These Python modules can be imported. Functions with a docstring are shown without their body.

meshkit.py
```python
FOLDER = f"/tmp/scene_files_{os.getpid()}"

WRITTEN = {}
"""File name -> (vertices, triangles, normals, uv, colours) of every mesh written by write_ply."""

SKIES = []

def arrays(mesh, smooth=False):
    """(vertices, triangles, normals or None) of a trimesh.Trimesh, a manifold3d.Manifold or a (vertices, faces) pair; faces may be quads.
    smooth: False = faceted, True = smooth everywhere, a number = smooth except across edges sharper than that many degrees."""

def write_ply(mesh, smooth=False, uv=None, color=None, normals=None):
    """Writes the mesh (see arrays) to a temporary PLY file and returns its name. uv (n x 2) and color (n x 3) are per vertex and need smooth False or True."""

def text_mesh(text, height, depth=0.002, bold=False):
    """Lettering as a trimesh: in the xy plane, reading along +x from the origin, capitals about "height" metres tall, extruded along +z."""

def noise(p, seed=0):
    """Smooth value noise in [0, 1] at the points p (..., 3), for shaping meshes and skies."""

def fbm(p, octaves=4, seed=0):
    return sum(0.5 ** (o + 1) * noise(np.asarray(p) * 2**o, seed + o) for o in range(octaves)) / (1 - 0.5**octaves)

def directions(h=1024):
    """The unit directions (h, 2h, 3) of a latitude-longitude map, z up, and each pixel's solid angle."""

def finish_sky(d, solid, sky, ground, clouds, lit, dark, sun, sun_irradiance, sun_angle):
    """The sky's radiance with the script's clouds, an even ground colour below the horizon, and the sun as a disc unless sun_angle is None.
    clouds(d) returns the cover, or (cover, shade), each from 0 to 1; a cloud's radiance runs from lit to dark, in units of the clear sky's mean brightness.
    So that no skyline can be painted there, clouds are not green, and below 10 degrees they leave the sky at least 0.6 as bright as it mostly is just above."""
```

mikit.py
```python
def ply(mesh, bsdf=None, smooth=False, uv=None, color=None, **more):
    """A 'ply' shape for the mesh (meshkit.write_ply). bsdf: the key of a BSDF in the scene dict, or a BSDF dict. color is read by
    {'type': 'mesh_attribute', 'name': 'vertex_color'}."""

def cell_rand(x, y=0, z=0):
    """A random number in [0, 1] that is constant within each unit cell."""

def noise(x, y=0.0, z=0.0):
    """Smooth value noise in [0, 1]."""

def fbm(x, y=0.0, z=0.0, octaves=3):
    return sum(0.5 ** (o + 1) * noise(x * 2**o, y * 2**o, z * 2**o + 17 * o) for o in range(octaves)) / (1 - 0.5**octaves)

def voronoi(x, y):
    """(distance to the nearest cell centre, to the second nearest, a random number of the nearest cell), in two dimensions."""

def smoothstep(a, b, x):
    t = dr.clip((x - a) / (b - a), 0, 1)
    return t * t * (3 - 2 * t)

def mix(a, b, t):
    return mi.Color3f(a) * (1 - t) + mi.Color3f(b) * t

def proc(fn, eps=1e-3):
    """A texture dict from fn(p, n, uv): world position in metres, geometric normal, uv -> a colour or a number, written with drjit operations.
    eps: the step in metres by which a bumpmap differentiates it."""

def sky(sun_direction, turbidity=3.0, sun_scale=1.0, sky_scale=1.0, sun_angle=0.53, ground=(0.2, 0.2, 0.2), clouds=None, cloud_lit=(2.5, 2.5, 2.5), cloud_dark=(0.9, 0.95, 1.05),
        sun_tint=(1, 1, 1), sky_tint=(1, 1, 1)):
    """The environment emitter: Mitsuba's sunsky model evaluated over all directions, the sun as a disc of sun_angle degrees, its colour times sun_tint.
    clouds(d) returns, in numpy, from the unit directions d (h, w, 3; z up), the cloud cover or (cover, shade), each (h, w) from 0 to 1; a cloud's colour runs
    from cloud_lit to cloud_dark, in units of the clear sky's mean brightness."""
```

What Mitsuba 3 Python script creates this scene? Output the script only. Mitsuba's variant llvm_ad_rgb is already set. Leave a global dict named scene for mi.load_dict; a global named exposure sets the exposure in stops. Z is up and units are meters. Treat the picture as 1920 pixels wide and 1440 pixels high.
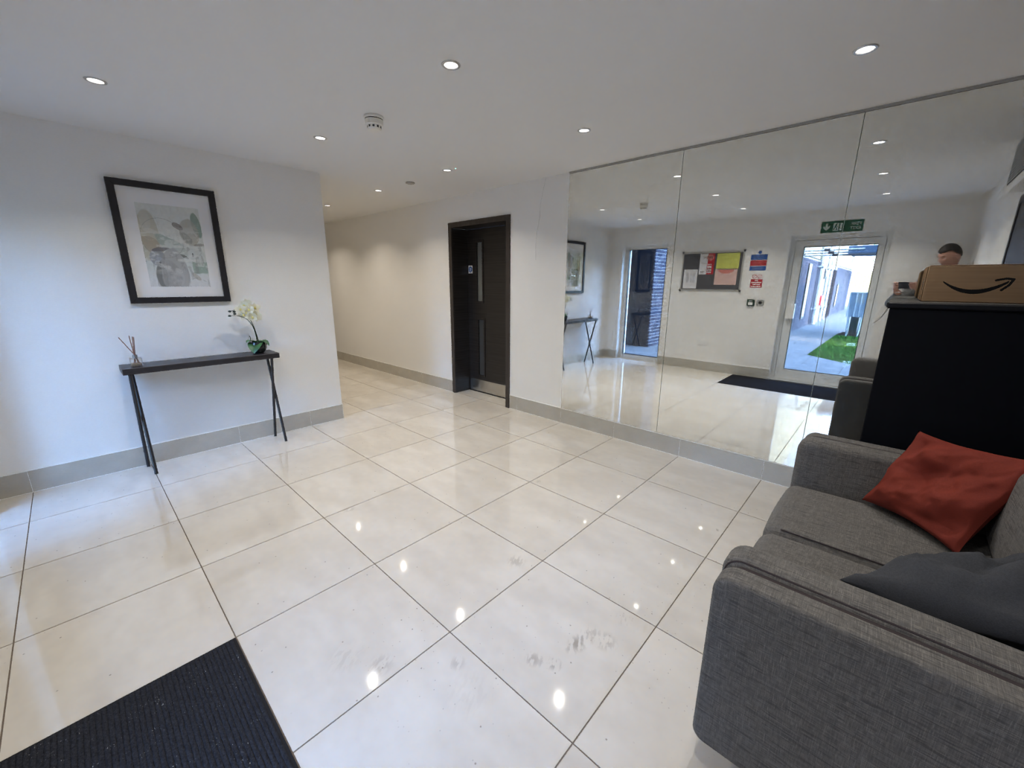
import math, random
import numpy as np, trimesh, manifold3d, shapely
import shapely.geometry as sg
import shapely.affinity as sa
import drjit as dr
import mitsuba as mi
import mikit, meshkit
from mikit import proc, noise, fbm, voronoi, cell_rand, smoothstep, mix

random.seed(4)
rng = np.random.default_rng(11)
T = mi.ScalarTransform4f
scene, labels = {}, {}

# ------------------------------------------------------------------ camera, sky, sun, exposure
exposure = 1.05
FOC, YAW, PITCH, ROLL = 760.946, 2.31820893, -0.243646325, 0.00655829534
CAM = np.array([2.90176, 0.372138, 1.376916])
CD = np.array([math.cos(YAW) * math.cos(PITCH), math.sin(YAW) * math.cos(PITCH), math.sin(PITCH)])
CR0 = np.cross(CD, [0, 0, 1.0]); CR0 /= np.linalg.norm(CR0)
CU0 = np.cross(CR0, CD)
CR = math.cos(ROLL) * CR0 + math.sin(ROLL) * CU0
CU = -math.sin(ROLL) * CR0 + math.cos(ROLL) * CU0
scene['camera'] = {'type': 'perspective', 'fov': math.degrees(2 * math.atan(960 / FOC)), 'fov_axis': 'x', 'near_clip': 0.01, 'far_clip': 500.0,
                   'to_world': T().look_at(origin=CAM.tolist(), target=(CAM + CD).tolist(), up=CU.tolist())}
SKY_SCALE, SUN_SCALE = 74.0, 2.8
scene['sky'] = mikit.sky((0.62, 0.42, 0.60), turbidity=3.0, sun_scale=SUN_SCALE, sky_scale=SKY_SCALE, sky_tint=(0.91, 1.0, 1.12))
scene['sky']['sampling_weight'] = 4.0
LAMP_I, LAMP_L = 1.55, 18.0          # each downlight: spot intensity, radiance of its lens
LAMP_COL = (1.0, 0.945, 0.865)

# ------------------------------------------------------------------ room numbers (metres)
H = 2.33                      # ceiling
XL, XR = -1.115, 3.43         # picture wall, right wall
YF, YB = -0.15, 3.592         # entrance wall, mirror wall
YC = 2.125                    # corner where the corridor opens
XC = -6.6                     # end of the corridor
SK = 0.152                    # skirting height

# ------------------------------------------------------------------ materials
def principled(color, rough=0.5, metallic=0.0, spec=0.5, **k):
    c = color if isinstance(color, dict) else {'type': 'rgb', 'value': list(color)}
    return {'type': 'principled', 'base_color': c, 'roughness': rough, 'metallic': metallic, 'specular': spec, **k}
def diffuse(color):
    c = color if isinstance(color, dict) else {'type': 'rgb', 'value': list(color)}
    return {'type': 'diffuse', 'reflectance': c}
def two(b): return {'type': 'twosided', 'b': b}
def mat(name, b):
    scene['mat_' + name] = b
    return 'mat_' + name

def wall_fn(p, n, uv):
    a = fbm(p.x * 1.3, p.y * 1.3, p.z * 1.3, 3)
    b = noise(p.x * 190, p.y * 190, p.z * 190)
    return mix((0.755, 0.745, 0.725), (0.80, 0.792, 0.775), a) * (0.985 + 0.03 * b)
M_WALL = mat('wall', diffuse(proc(wall_fn)))
M_CEIL = mat('ceiling', diffuse((0.76, 0.755, 0.745)))
M_REVEAL = mat('reveal_paint', diffuse((0.80, 0.80, 0.79)))
M_WHITE = mat('white_plastic', principled((0.74, 0.74, 0.73), 0.35))
M_FRAME = mat('white_frame', principled((0.66, 0.67, 0.67), 0.35))
M_SEAL = mat('sealant', diffuse((0.72, 0.72, 0.70)))
M_GASKET = mat('gasket', principled((0.02, 0.02, 0.022), 0.5))
M_STEEL = mat('steel', {'type': 'roughconductor', 'material': 'none', 'alpha': 0.16, 'specular_reflectance': {'type': 'rgb', 'value': [0.55, 0.54, 0.52]}})
M_CHROME = mat('chrome', {'type': 'roughconductor', 'material': 'none', 'alpha': 0.08, 'specular_reflectance': {'type': 'rgb', 'value': [0.72, 0.72, 0.72]}})
M_ALU = mat('aluminium', principled((0.52, 0.52, 0.50), 0.38, 0.85))
M_MIRROR = mat('mirror', {'type': 'conductor', 'material': 'none', 'specular_reflectance': {'type': 'rgb', 'value': [0.855, 0.875, 0.865]}})
M_PANE = mat('pane', {'type': 'thindielectric', 'int_ior': 1.5})
M_PICGLASS = mat('picture_glass', {'type': 'thindielectric', 'int_ior': 1.5})
M_BLACK = mat('black_plastic', principled((0.012, 0.012, 0.014), 0.4))

STAINS = [(2.208, 1.508, .045, .8), (2.209, 1.540, .035, .6), (2.207, 1.47, .03, .5), (2.168, 1.356, .04, .5), (2.198, 1.376, .035, .65), (2.126, 1.338, .04, .55),
          (2.227, 1.585, .06, .35), (2.282, 1.595, .06, .4), (1.602, .858, .09, .16), (1.93, 1.132, .04, .35), (1.729, .934, .06, .3), (1.704, 1.706, .06, .4),
          (2.36, 2.70, .02, .8), (2.285, 1.743, .05, .22), (2.049, 1.086, .12, .07), (0.62, 1.35, .05, .3), (1.25, 2.45, .03, .4)]
def floor_fn(p, n, uv):
    ti, tj = dr.floor(p.x / 0.6), dr.floor(p.y / 0.6)
    v = cell_rand(ti, tj, 3)
    vein = fbm(p.x * 3.1 + v * 40, p.y * 7.3 + v * 17, 0, 4)
    base = mix((0.488, 0.452, 0.398), (0.540, 0.507, 0.453), smoothstep(0.25, 0.8, vein)) * (0.97 + 0.05 * v)
    cloud = fbm(p.x * 26, p.y * 26, 1, 2)
    base = base * (0.965 + 0.05 * cloud)
    dirt = mi.Float(0)
    streak = fbm(p.x * 95 + p.y * 50, p.y * 30 - p.x * 22, 0, 3)
    for x, y, r, a in STAINS:
        d = dr.sqrt(dr.square(p.x - x) + dr.square((p.y - y))) / r
        dirt = dr.maximum(dirt, a * smoothstep(1.0, 0.15, d) * smoothstep(0.42, 0.62, streak))
    f1, f2, w = voronoi(p.x * 13, p.y * 13)
    speck = smoothstep(0.05, 0.025, f1) * smoothstep(0.86, 0.9, w)
    zone = smoothstep(0.45, 0.75, fbm(p.x * 1.6 + 5, p.y * 1.6, 0, 2))
    g1, g2, w2 = voronoi(p.x * 42, p.y * 42)
    speck2 = smoothstep(0.12, 0.06, g1) * smoothstep(0.9, 0.93, w2) * zone
    dirt = dr.clip(dirt * 0.8 + speck * 0.75 + speck2 * 0.45, 0, 0.85)
    return mix(base, mi.Color3f(0.17, 0.14, 0.11), dirt)
M_FLOOR = mat('floor_tile', principled(proc(floor_fn), 0.045, 0.0, 0.8))
M_GROUT = mat('floor_grout', diffuse((0.16, 0.13, 0.105)))
def skirt_fn(p, n, uv):
    a = fbm(p.x * 9, p.y * 9, p.z * 9, 3)
    return mix((0.375, 0.352, 0.305), (0.455, 0.430, 0.378), a) * (0.97 + 0.05 * noise(p.x * 140, p.y * 140, p.z * 140))
M_SKIRT = mat('skirting_tile', principled(proc(skirt_fn), 0.32, 0.0, 0.5))
def wood_fn(p, n, uv):
    g = fbm(p.x * 3 + p.y * 2, p.y * 3, p.z * 70, 3)
    return mix((0.009, 0.0072, 0.0062), (0.023, 0.0185, 0.016), g)
M_ARCH = mat('architrave_wood', principled(proc(lambda p, n, uv: mix((.024, .018, .0145), (.046, .036, .030), fbm(p.x * 60, p.y * 60, p.z * 4, 3))), .45, 0, .4))
M_DOORWOOD = mat('dark_wood', principled(proc(wood_fn), 0.42, 0.0, 0.4))
def wood2_fn(p, n, uv):
    g = fbm(p.x * 110, p.y * 5, p.z * 90, 3)
    return mix((0.006, 0.0055, 0.007), (0.026, 0.022, 0.024), g)
M_TABLE = mat('black_wood', principled(proc(wood2_fn), 0.38, 0.0, 0.5))
M_BLACKMETAL = mat('black_metal', principled((0.010, 0.010, 0.012), 0.45, 0.0, 0.5))
M_PICFRAME = mat('picture_frame', principled((0.011, 0.010, 0.012), 0.42, 0.0, 0.4))
M_MOUNT = mat('mount_board', diffuse((0.74, 0.74, 0.755)))

# ------------------------------------------------------------------ mesh helpers
def tm(m):
    if hasattr(m, 'to_mesh'):
        q = m.to_mesh()
        return trimesh.Trimesh(np.array(q.vert_properties[:, :3]), np.array(q.tri_verts), process=False)
    return m
def hull(P): return tm(manifold3d.Manifold.hull_points(np.asarray(P, float)))
def cat(*ms): return trimesh.util.concatenate([tm(m) for m in ms])
def box(x0, x1, y0, y1, z0, z1, b=0.0):
    if b <= 0:
        m = trimesh.creation.box([x1 - x0, y1 - y0, z1 - z0]); m.apply_translation([(x0 + x1) / 2, (y0 + y1) / 2, (z0 + z1) / 2]); return m
    P = []
    for sx, x in ((1, x0), (-1, x1)):
        for sy, y in ((1, y0), (-1, y1)):
            for sz, z in ((1, z0), (-1, z1)):
                P += [(x + sx * b, y + sy * b, z), (x + sx * b, y, z + sz * b), (x, y + sy * b, z + sz * b)]
    return hull(P)
SPH = trimesh.creation.icosphere(2).vertices
SPH3 = trimesh.creation.icosphere(3).vertices
def rbox(x0, x1, y0, y1, z0, z1, r, sp=None):
    sp = SPH if sp is None else sp
    P = [sp * r + (x, y, z) for x in (x0 + r, x1 - r) for y in (y0 + r, y1 - r) for z in (z0 + r, z1 - r)]
    return hull(np.vstack(P))
def tube(path, r, sides=10, cap=True):
    p = np.asarray(path, float); n = len(p)
    r = np.broadcast_to(np.asarray(r, float), (n,))
    t = np.gradient(p, axis=0); t /= np.linalg.norm(t, axis=1, keepdims=True) + 1e-12
    a = np.cross(t[0], [0, 0, 1.0] if abs(t[0][2]) < 0.9 else [1.0, 0, 0]); a /= np.linalg.norm(a)
    V = []
    ang = np.arange(sides) * 2 * np.pi / sides
    for i in range(n):
        a = a - t[i] * (a @ t[i]); a /= np.linalg.norm(a)
        b = np.cross(t[i], a)
        V.append(p[i] + r[i] * (np.cos(ang)[:, None] * a + np.sin(ang)[:, None] * b))
    F = []
    for i in range(n - 1):
        for j in range(sides):
            k = (j + 1) % sides
            F += [(i * sides + j, i * sides + k, (i + 1) * sides + k), (i * sides + j, (i + 1) * sides + k, (i + 1) * sides + j)]
    V = np.vstack(V)
    if cap:
        V = np.vstack([V, p[:1], p[-1:]]); c0, c1 = n * sides, n * sides + 1
        for j in range(sides):
            k = (j + 1) % sides
            F += [(c0, k, j), (c1, (n - 1) * sides + j, (n - 1) * sides + k)]
    return trimesh.Trimesh(V, F, process=False)
def lathe(prof, c=(0, 0, 0), n=32):
    m = trimesh.creation.revolve(np.asarray(prof, float), sections=n); m.apply_translation(c)
    if m.volume < 0: m.invert()
    return m
def ext(poly, d):
    ps = list(getattr(poly, 'geoms', [poly]))
    return cat(*[trimesh.creation.extrude_polygon(g, d, engine='earcut') for g in ps if g.area > 1e-9])
def frame3(m, o, ex, ey):
    """Moves a mesh from its own axes to the origin o with x along ex and y along ey."""
    ex, ey = np.asarray(ex, float), np.asarray(ey, float)
    M = np.eye(4); M[:3, 0], M[:3, 1], M[:3, 2], M[:3, 3] = ex, ey, np.cross(ex, ey), o
    m = m.copy(); m.apply_transform(M); return m
def disc(r, n=32): return sg.Point(0, 0).buffer(r, n // 4)

# ------------------------------------------------------------------ naming helpers
def fresh(key):
    if key not in scene and not any(k.startswith(key + '__') for k in scene): return key
    i = 1
    while f'{key}_{i:03d}' in scene or any(k.startswith(f'{key}_{i:03d}__') for k in scene): i += 1
    return f'{key}_{i:03d}'
_count = {}
def numbered(key):
    i = _count.get(key, -1) + 1; _count[key] = i
    return key if i == 0 else f'{key}_{i:03d}'
def thing(name, label, category, group=None):
    key = numbered(name)
    labels[key] = {'label': label, 'category': category}
    if group: labels[key]['group'] = group
    return key
def part(parent, name, mesh, m, smooth=30, label=None, kind=None, **kw):
    key = numbered(f'{parent}__{name}')
    scene[key] = mesh if isinstance(mesh, dict) else mikit.ply(tm(mesh), m, smooth=smooth, **kw)
    if label or kind:
        labels[key] = {}
        if label: labels[key]['label'] = label
        if kind: labels[key]['kind'] = kind
    return key
def struct(name, mesh, m, label, category, smooth=False):
    if mesh is not None: scene[name] = mikit.ply(tm(mesh), m, smooth=smooth)
    labels[name] = {'label': label, 'category': category, 'kind': 'structure'}
    return name
def whole(name, mesh, m, label, category, group=None, smooth=30, kind=None):
    key = thing(name, label, category, group)
    scene[key] = mikit.ply(tm(mesh), m, smooth=smooth)
    if kind: labels[key]['kind'] = kind
    return key

# ================================================================== FLOOR
room = sg.box(XL, YF, XR, YB)
corr = sg.box(XC, YC, XL + 0.01, YB)
WX0, WX1 = -0.845, -0.02          # window opening
DX0, DX1 = 1.69, 2.74             # glass door opening
KX0, KX1 = -1.062, -0.168         # wooden door opening (inside its lining)
recess = sg.box(KX0 - .04, YB - 0.01, KX1 + .04, 3.86)
wrev, drev = sg.box(WX0, YF - 0.2, WX1, YF + 0.01), sg.box(DX0, YF - 0.12, DX1, YF + 0.01)
MAT = (1.2, 2.8, YF, 0.6)
floor_poly = shapely.union_all([room, corr, recess, wrev, drev])
struct('floor', ext(floor_poly.buffer(0.0), 0.06).apply_translation([0, 0, -0.0625]), M_GROUT, 'polished cream porcelain tile floor with dark grout lines', 'floor')
tile_poly = floor_poly.difference(sg.box(MAT[0], MAT[2] - .001, MAT[1], MAT[3]))
for i in range(math.floor(XC / .6), math.ceil(XR / .6)):
    for j in range(-1, 7):
        g = tile_poly.intersection(sg.box(i * .6, j * .6, i * .6 + .6, j * .6 + .6))
        g = g.buffer(-0.0023, join_style=2)
        for q in getattr(g, 'geoms', [g]):
            if q.area < 2e-4: continue
            m = ext(q, 0.0085).apply_translation([0, 0, -0.0085])
            part('floor', 'tile', m, M_FLOOR, smooth=False)

# ================================================================== CEILING
LAMPS = [(-0.165, .655), (-0.165, 1.742), (-0.165, 2.83), (1.25, .64), (1.25, 1.735), (1.25, 2.818), (2.63, .64), (2.63, 1.735), (2.63, 2.815), (-1.36, 2.845), (-2.66, 2.865), (-4.0, 2.865)]  # the last one is unseen, added to light the corridor
R_IN = 0.034
holes = shapely.union_all([sa.translate(disc(R_IN + .002, 40), x, y) for x, y in LAMPS])
ceil_poly = shapely.union_all([room, corr]).difference(holes)
struct('ceiling', ext(ceil_poly, 0.12).apply_translation([0, 0, H]), M_CEIL, 'plain white plaster ceiling with recessed downlights', 'ceiling')

# ================================================================== WALLS
def wall_xz(poly, y0, y1):      # polygon in (x, z), from y0 to y1
    return frame3(ext(poly, y1 - y0), (0, y1, 0), (1, 0, 0), (0, 0, 1))
def wall_yz(poly, x0, x1):      # polygon in (y, z), from x0 to x1
    return frame3(ext(poly, x1 - x0), (x0, 0, 0), (0, 1, 0), (0, 0, 1))
struct('wall_left', box(XC, XL, YF - .35, YC, -.06, H), M_WALL, 'white painted wall with the framed abstract print', 'wall')
pb = sg.box(XC, -.06, XR + .25, H).difference(sg.box(KX0 - .02, -.07, KX1 + .02, 2.005 + .02))
struct('wall_back', wall_xz(pb, YB, YB + .27), M_WALL, 'white wall holding the dark wooden door and the mirrors', 'wall')
pf = sg.box(XL, -.06, XR + .25, H).difference(sg.box(WX0, -.02, WX1, 2.03)).difference(sg.box(DX0, -.02, DX1, 2.03))
struct('wall_front', wall_xz(pf, YF - .35, YF), M_WALL, 'white wall with the tall window, notice board and glass door, seen in the mirror', 'wall')
D3Y0, D3Y1, D3Z = 2.16, 3.05, 1.94
pr = sg.box(YF - .35, -.06, YB + .27, H)
struct('wall_right', wall_yz(pr, XR, XR + .25), M_WALL, 'white wall behind the sofa, seen in the mirror', 'wall')
struct('wall_corridor_end', box(XC - .2, XC, YC - .2, YB + .27, -.06, H), M_WALL, 'white wall at the far end of the corridor', 'wall')

# hairline plaster cracks beside the door
def crack(pts): return tube([(x, YB - .0003, z) for x, z in pts], .0011, 4)
part('wall_back', 'plaster_crack', crack([(.33, 2.33), (.30, 2.22), (.27, 2.10), (.265, 1.98), (.235, 1.86), (.22, 1.72), (.225, 1.6)]), mat('crack', diffuse((.45, .44, .42))), label='thin hairline crack in the plaster')

# ------------------------------------------------------------------ skirting tiles
def skirting(name, p0, p1, normal, cuts, label):
    """Tile pieces along the wall line p0 -> p1 (2-D), standing out by 9 mm along normal."""
    p0, p1, nn = np.array(p0, float), np.array(p1, float), np.array(normal, float)
    L = np.linalg.norm(p1 - p0); d = (p1 - p0) / L
    struct(name, None, None, label, 'skirting')
    cs = sorted({0.0, L, *[c for c in cuts if 0.03 < c < L - 0.03]})
    def bar(a, b, t0, t1, z0, z1, bev):
        q = [p0 + d * s + nn * t for s in (a, b) for t in (t0, t1)]
        q = np.array(q); lo, hi = q.min(0), q.max(0)
        return box(lo[0], hi[0], lo[1], hi[1], z0, z1, bev)
    for a, b in zip(cs[:-1], cs[1:]):
        part(name, 'tile', bar(a + .0012, b - .0012, 0.0, 0.009, 0.003, SK, .001), M_SKIRT, smooth=False)
    part(name, 'grout', bar(0, L, 0, .0075, .0005, SK - .002, 0), M_SEAL, smooth=False)
    part(name, 'sealant', cat(bar(0, L, 0, .0105, SK - .0005, SK + .005, .001), bar(0, L, .0, .0115, .0002, .0042, .001)), M_SEAL, smooth=False)
grid = lambda a, s: [k * .6 - a if s > 0 else a - k * .6 for k in range(-12, 12)]
skirting('baseboard_left', (XL, YF + .009), (XL, YC), (1, 0), grid(YF + .009, 1), 'grey-beige tile skirting under the framed print')
skirting('baseboard_corridor', (XL, YC), (XC, YC), (0, 1), grid(XL, -1), 'grey-beige tile skirting round the corridor corner')
skirting('baseboard_back', (XC, YB), (KX0 - .054, YB), (0, -1), grid(XC, 1), 'grey-beige tile skirting along the corridor wall left of the wooden door')
skirting('baseboard_mirror', (KX1 + .054, YB), (XR, YB), (0, -1), grid(KX1 + .054, 1), 'grey tile skirting under the mirrors, right of the wooden door')
skirting('baseboard_front', (XL + .009, YF), (WX0, YF), (0, 1), [], 'short tile skirting in the corner left of the window')
skirting('baseboard_window', (WX0, YF), (WX0, YF - .115), (1, 0), [], 'short tile skirting in the window reveal')
skirting('baseboard_entrance', (WX1, YF), (DX0, YF), (0, 1), grid(WX1, 1), 'tile skirting under the notice board')
skirting('baseboard_right', (XR, YF), (XR, D3Y0 - .05), (-1, 0), grid(YF, 1), 'tile skirting behind the sofa')

# ================================================================== MIRRORS
MY = 3.583
mz0, mz1 = SK + .006, 2.314
mx = [0.602, 1.598, 2.596, XR - .002]
names = ['left mirror panel on the wall, beside the wooden door', 'middle mirror panel on the wall, reflecting the notice board', 'right mirror panel on the wall, behind the dark cabinet']
for k in range(3):
    key = thing('mirror_panel', names[k], 'mirror', 'frameless mirror panels')
    x0, x1 = mx[k] + .0007, mx[k + 1] - .0007
    body = box(x0, x1, MY + .0006, YB - .001, mz0, mz1)
    part(key, 'glass_edge', body, mat('mirror_edge', principled((.10, .13, .12), .25)) if k == 0 else 'mat_mirror_edge', smooth=False)
    part(key, 'mirror_face', box(x0 + .001, x1 - .001, MY, MY + .0004, mz0 + .001, mz1 - .001), M_MIRROR, smooth=False)
struct('trim_1', box(mx[0] - .002, XR - .002, MY - .004, YB - .001, mz1 + .001, H - .0005, .001), mat('channel', principled((.34, .34, .34), .4, .2)), 'thin grey channel along the top of the mirrors', 'trim')

# ================================================================== DOWNLIGHTS
def lamp_label(k):
    return ['downlight nearest the framed print, in the top left of the photo', 'downlight left of the smoke detector', 'downlight between the wooden door and the smoke detector, beside a green light',
            'downlight over the front of the room, seen only in the mirror', 'downlight at the top centre of the photo, in the middle of the room', 'downlight near the top left corner of the mirrors',
            'downlight nearest the entrance door, seen only in the mirror', 'downlight above the sofa, seen only in the mirror', 'large bright downlight above the right mirror panel',
            'downlight at the mouth of the corridor', 'farther downlight down the corridor', 'added unseen downlight that lights the deep end of the corridor'][k]
M_TRIM = mat('lamp_trim', principled((.55, .55, .55), .25, .6))
M_CAN = mat('lamp_can', principled((.70, .69, .66), .3, .3))
for k, (x, y) in enumerate(LAMPS):
    key = thing('downlight', lamp_label(k), 'ceiling light', 'recessed downlights')
    ring = [(R_IN - .004, .0), (R_IN - .002, -.0035), (R_IN + .003, -.0045), (R_IN + .008, -.003), (R_IN + .0095, .0), (R_IN - .004, .0)]
    part(key, 'trim_ring', lathe(ring, (x, y, H - .0002), 40), M_TRIM)
    can = [(R_IN - .004, -.001), (R_IN - .006, .022), (R_IN - .006, .06), (0, .06), (0, .062), (R_IN + .0015, .062), (R_IN + .0015, -.001), (R_IN - .004, -.001)]
    part(key, 'housing', lathe(can, (x, y, H), 32), M_CAN)
    lens = lathe([(0, 0), (.0215, 0), (.0215, .004), (0, .004)], (x, y, H + .017), 24)
    part(key, 'lens', lens, mat('lens', diffuse((.8, .8, .8))) if k == 0 else 'mat_lens', emitter={'type': 'area', 'radiance': {'type': 'rgb', 'value': [LAMP_L * c for c in LAMP_COL]}, 'sampling_weight': 0.2})
    col = LAMP_COL if k < 9 else (1.0, .87, .70)
    scene[key + '_beam'] = {'type': 'spot', 'to_world': T().look_at(origin=[x, y, H - .002], target=[x, y, 0], up=[0, 1, 0]), 'intensity': {'type': 'rgb', 'value': [LAMP_I * c for c in col]},
                            'cutoff_angle': 62.0, 'beam_width': 24.0}

# ================================================================== WOODEN DOOR (door_1)
D1 = struct('door_1', None, None, 'dark brown wooden door with two narrow vision panels', 'door')
AZ = 2.055
def jamb(x0, x1, z0, z1): return box(x0, x1, YB - .016, YB + .002, z0, z1, .002)
part(D1, 'architrave', jamb(KX0 - .052, KX0 + .002, 0, AZ), M_ARCH)
part(D1, 'architrave', jamb(KX1 - .002, KX1 + .052, 0, AZ), M_ARCH)
part(D1, 'architrave', jamb(KX0 + .003, KX1 - .003, 2.0, AZ), M_ARCH)
LEAFY = 3.832
part(D1, 'lining', box(KX0 - .02, KX0, YB - .002, LEAFY + .05, 0, 2.02, .001), M_DOORWOOD)
part(D1, 'lining', box(KX1, KX1 + .02, YB - .002, LEAFY + .05, 0, 2.02, .001), M_DOORWOOD)
part(D1, 'lining', box(KX0, KX1, YB - .002, LEAFY + .05, 2.0, 2.02, .001), M_DOORWOOD)
lp = sg.box(KX0 + .003, .006, KX1 - .003, 1.997)
v1, v2 = sg.box(-.905, 1.15, -.792, 1.855), sg.box(-.89, .222, -.772, .94)
leaf = wall_xz(lp.difference(v1).difference(v2), LEAFY, LEAFY + .045)
lf = part(D1, 'leaf', leaf, M_DOORWOOD, smooth=False)
M_DARKGLASS = mat('door_glass', principled((.14, .14, .125), .05, 0, .5))
M_SMOKEGLASS = mat('door_glass_smoked', principled((.045, .044, .042), .05, 0, .6))
for v, g in ((v1, M_DARKGLASS), (v2, M_SMOKEGLASS)):
    a, b, c, d = v.bounds
    ring = sg.box(a - .012, b - .012, c + .012, d + .012).difference(sg.box(a + .008, b + .008, c - .008, d - .008))
    fr = part(D1, 'vision_panel', wall_xz(ring, LEAFY - .009, LEAFY + .02), M_DOORWOOD, smooth=False)
    part(fr, 'glass', box(a + .004, c - .004, LEAFY + .014, LEAFY + .02, b + .004, d - .004), g, smooth=False)
part(D1, 'kick_plate', box(KX0 + .02, KX1 - .02, LEAFY - .0025, LEAFY + .001, .012, .165, .0008), M_STEEL, label='brushed steel kick plate')
part(D1, 'threshold', box(KX0, KX1, LEAFY - .01, LEAFY + .05, 0, .005, .001), M_BLACK)
0 and part(D1, 'pull_handle', tube([(-.965, LEAFY, .93), (-.965, LEAFY - .045, .93), (-.965, LEAFY - .05, .95), (-.965, LEAFY - .05, 1.21), (-.965, LEAFY - .045, 1.23), (-.965, LEAFY, 1.23)], .009, 12), mat('dark_bronze', principled((.02, .018, .017), .35, .6)), label='vertical pull handle')
M_SIGNWHITE = mat('sign_white', principled((.78, .78, .77), .35))
M_SIGNBLUE = mat('sign_blue', principled((.012, .07, .27), .35))
fs = part(D1, 'door_sign', box(-1.054, -.977, LEAFY - .002, LEAFY + .0005, 1.49, 1.584, .0006), M_SIGNWHITE, label='small white sticker with a blue disc')
def onback(m, x, z, y): return frame3(m, (x, y, z), (1, 0, 0), (0, 0, 1))   # drawn facing -y
bl = sa.translate(disc(.034, 40), 0, 0)
txt = meshkit.text_mesh
def ctext(s, h, d=.0006, bold=True):
    m = txt(s, h, d, bold); m.apply_translation([-(m.bounds[0][0] + m.bounds[1][0]) / 2, -(m.bounds[0][1] + m.bounds[1][1]) / 2, 0]); return m
part(fs, 'disc', onback(ext(bl, .0006), -1.0155, 1.537, LEAFY - .0019), M_SIGNBLUE, smooth=False)
part(fs, 'lettering', cat(*[onback(ctext(s, .0095), -1.0155, z, LEAFY - .0026) for s, z in (('FIRE', 1.553), ('DOOR', 1.541), ('KEEP', 1.529), ('SHUT', 1.517))]), M_SIGNWHITE, smooth=False)

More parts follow.
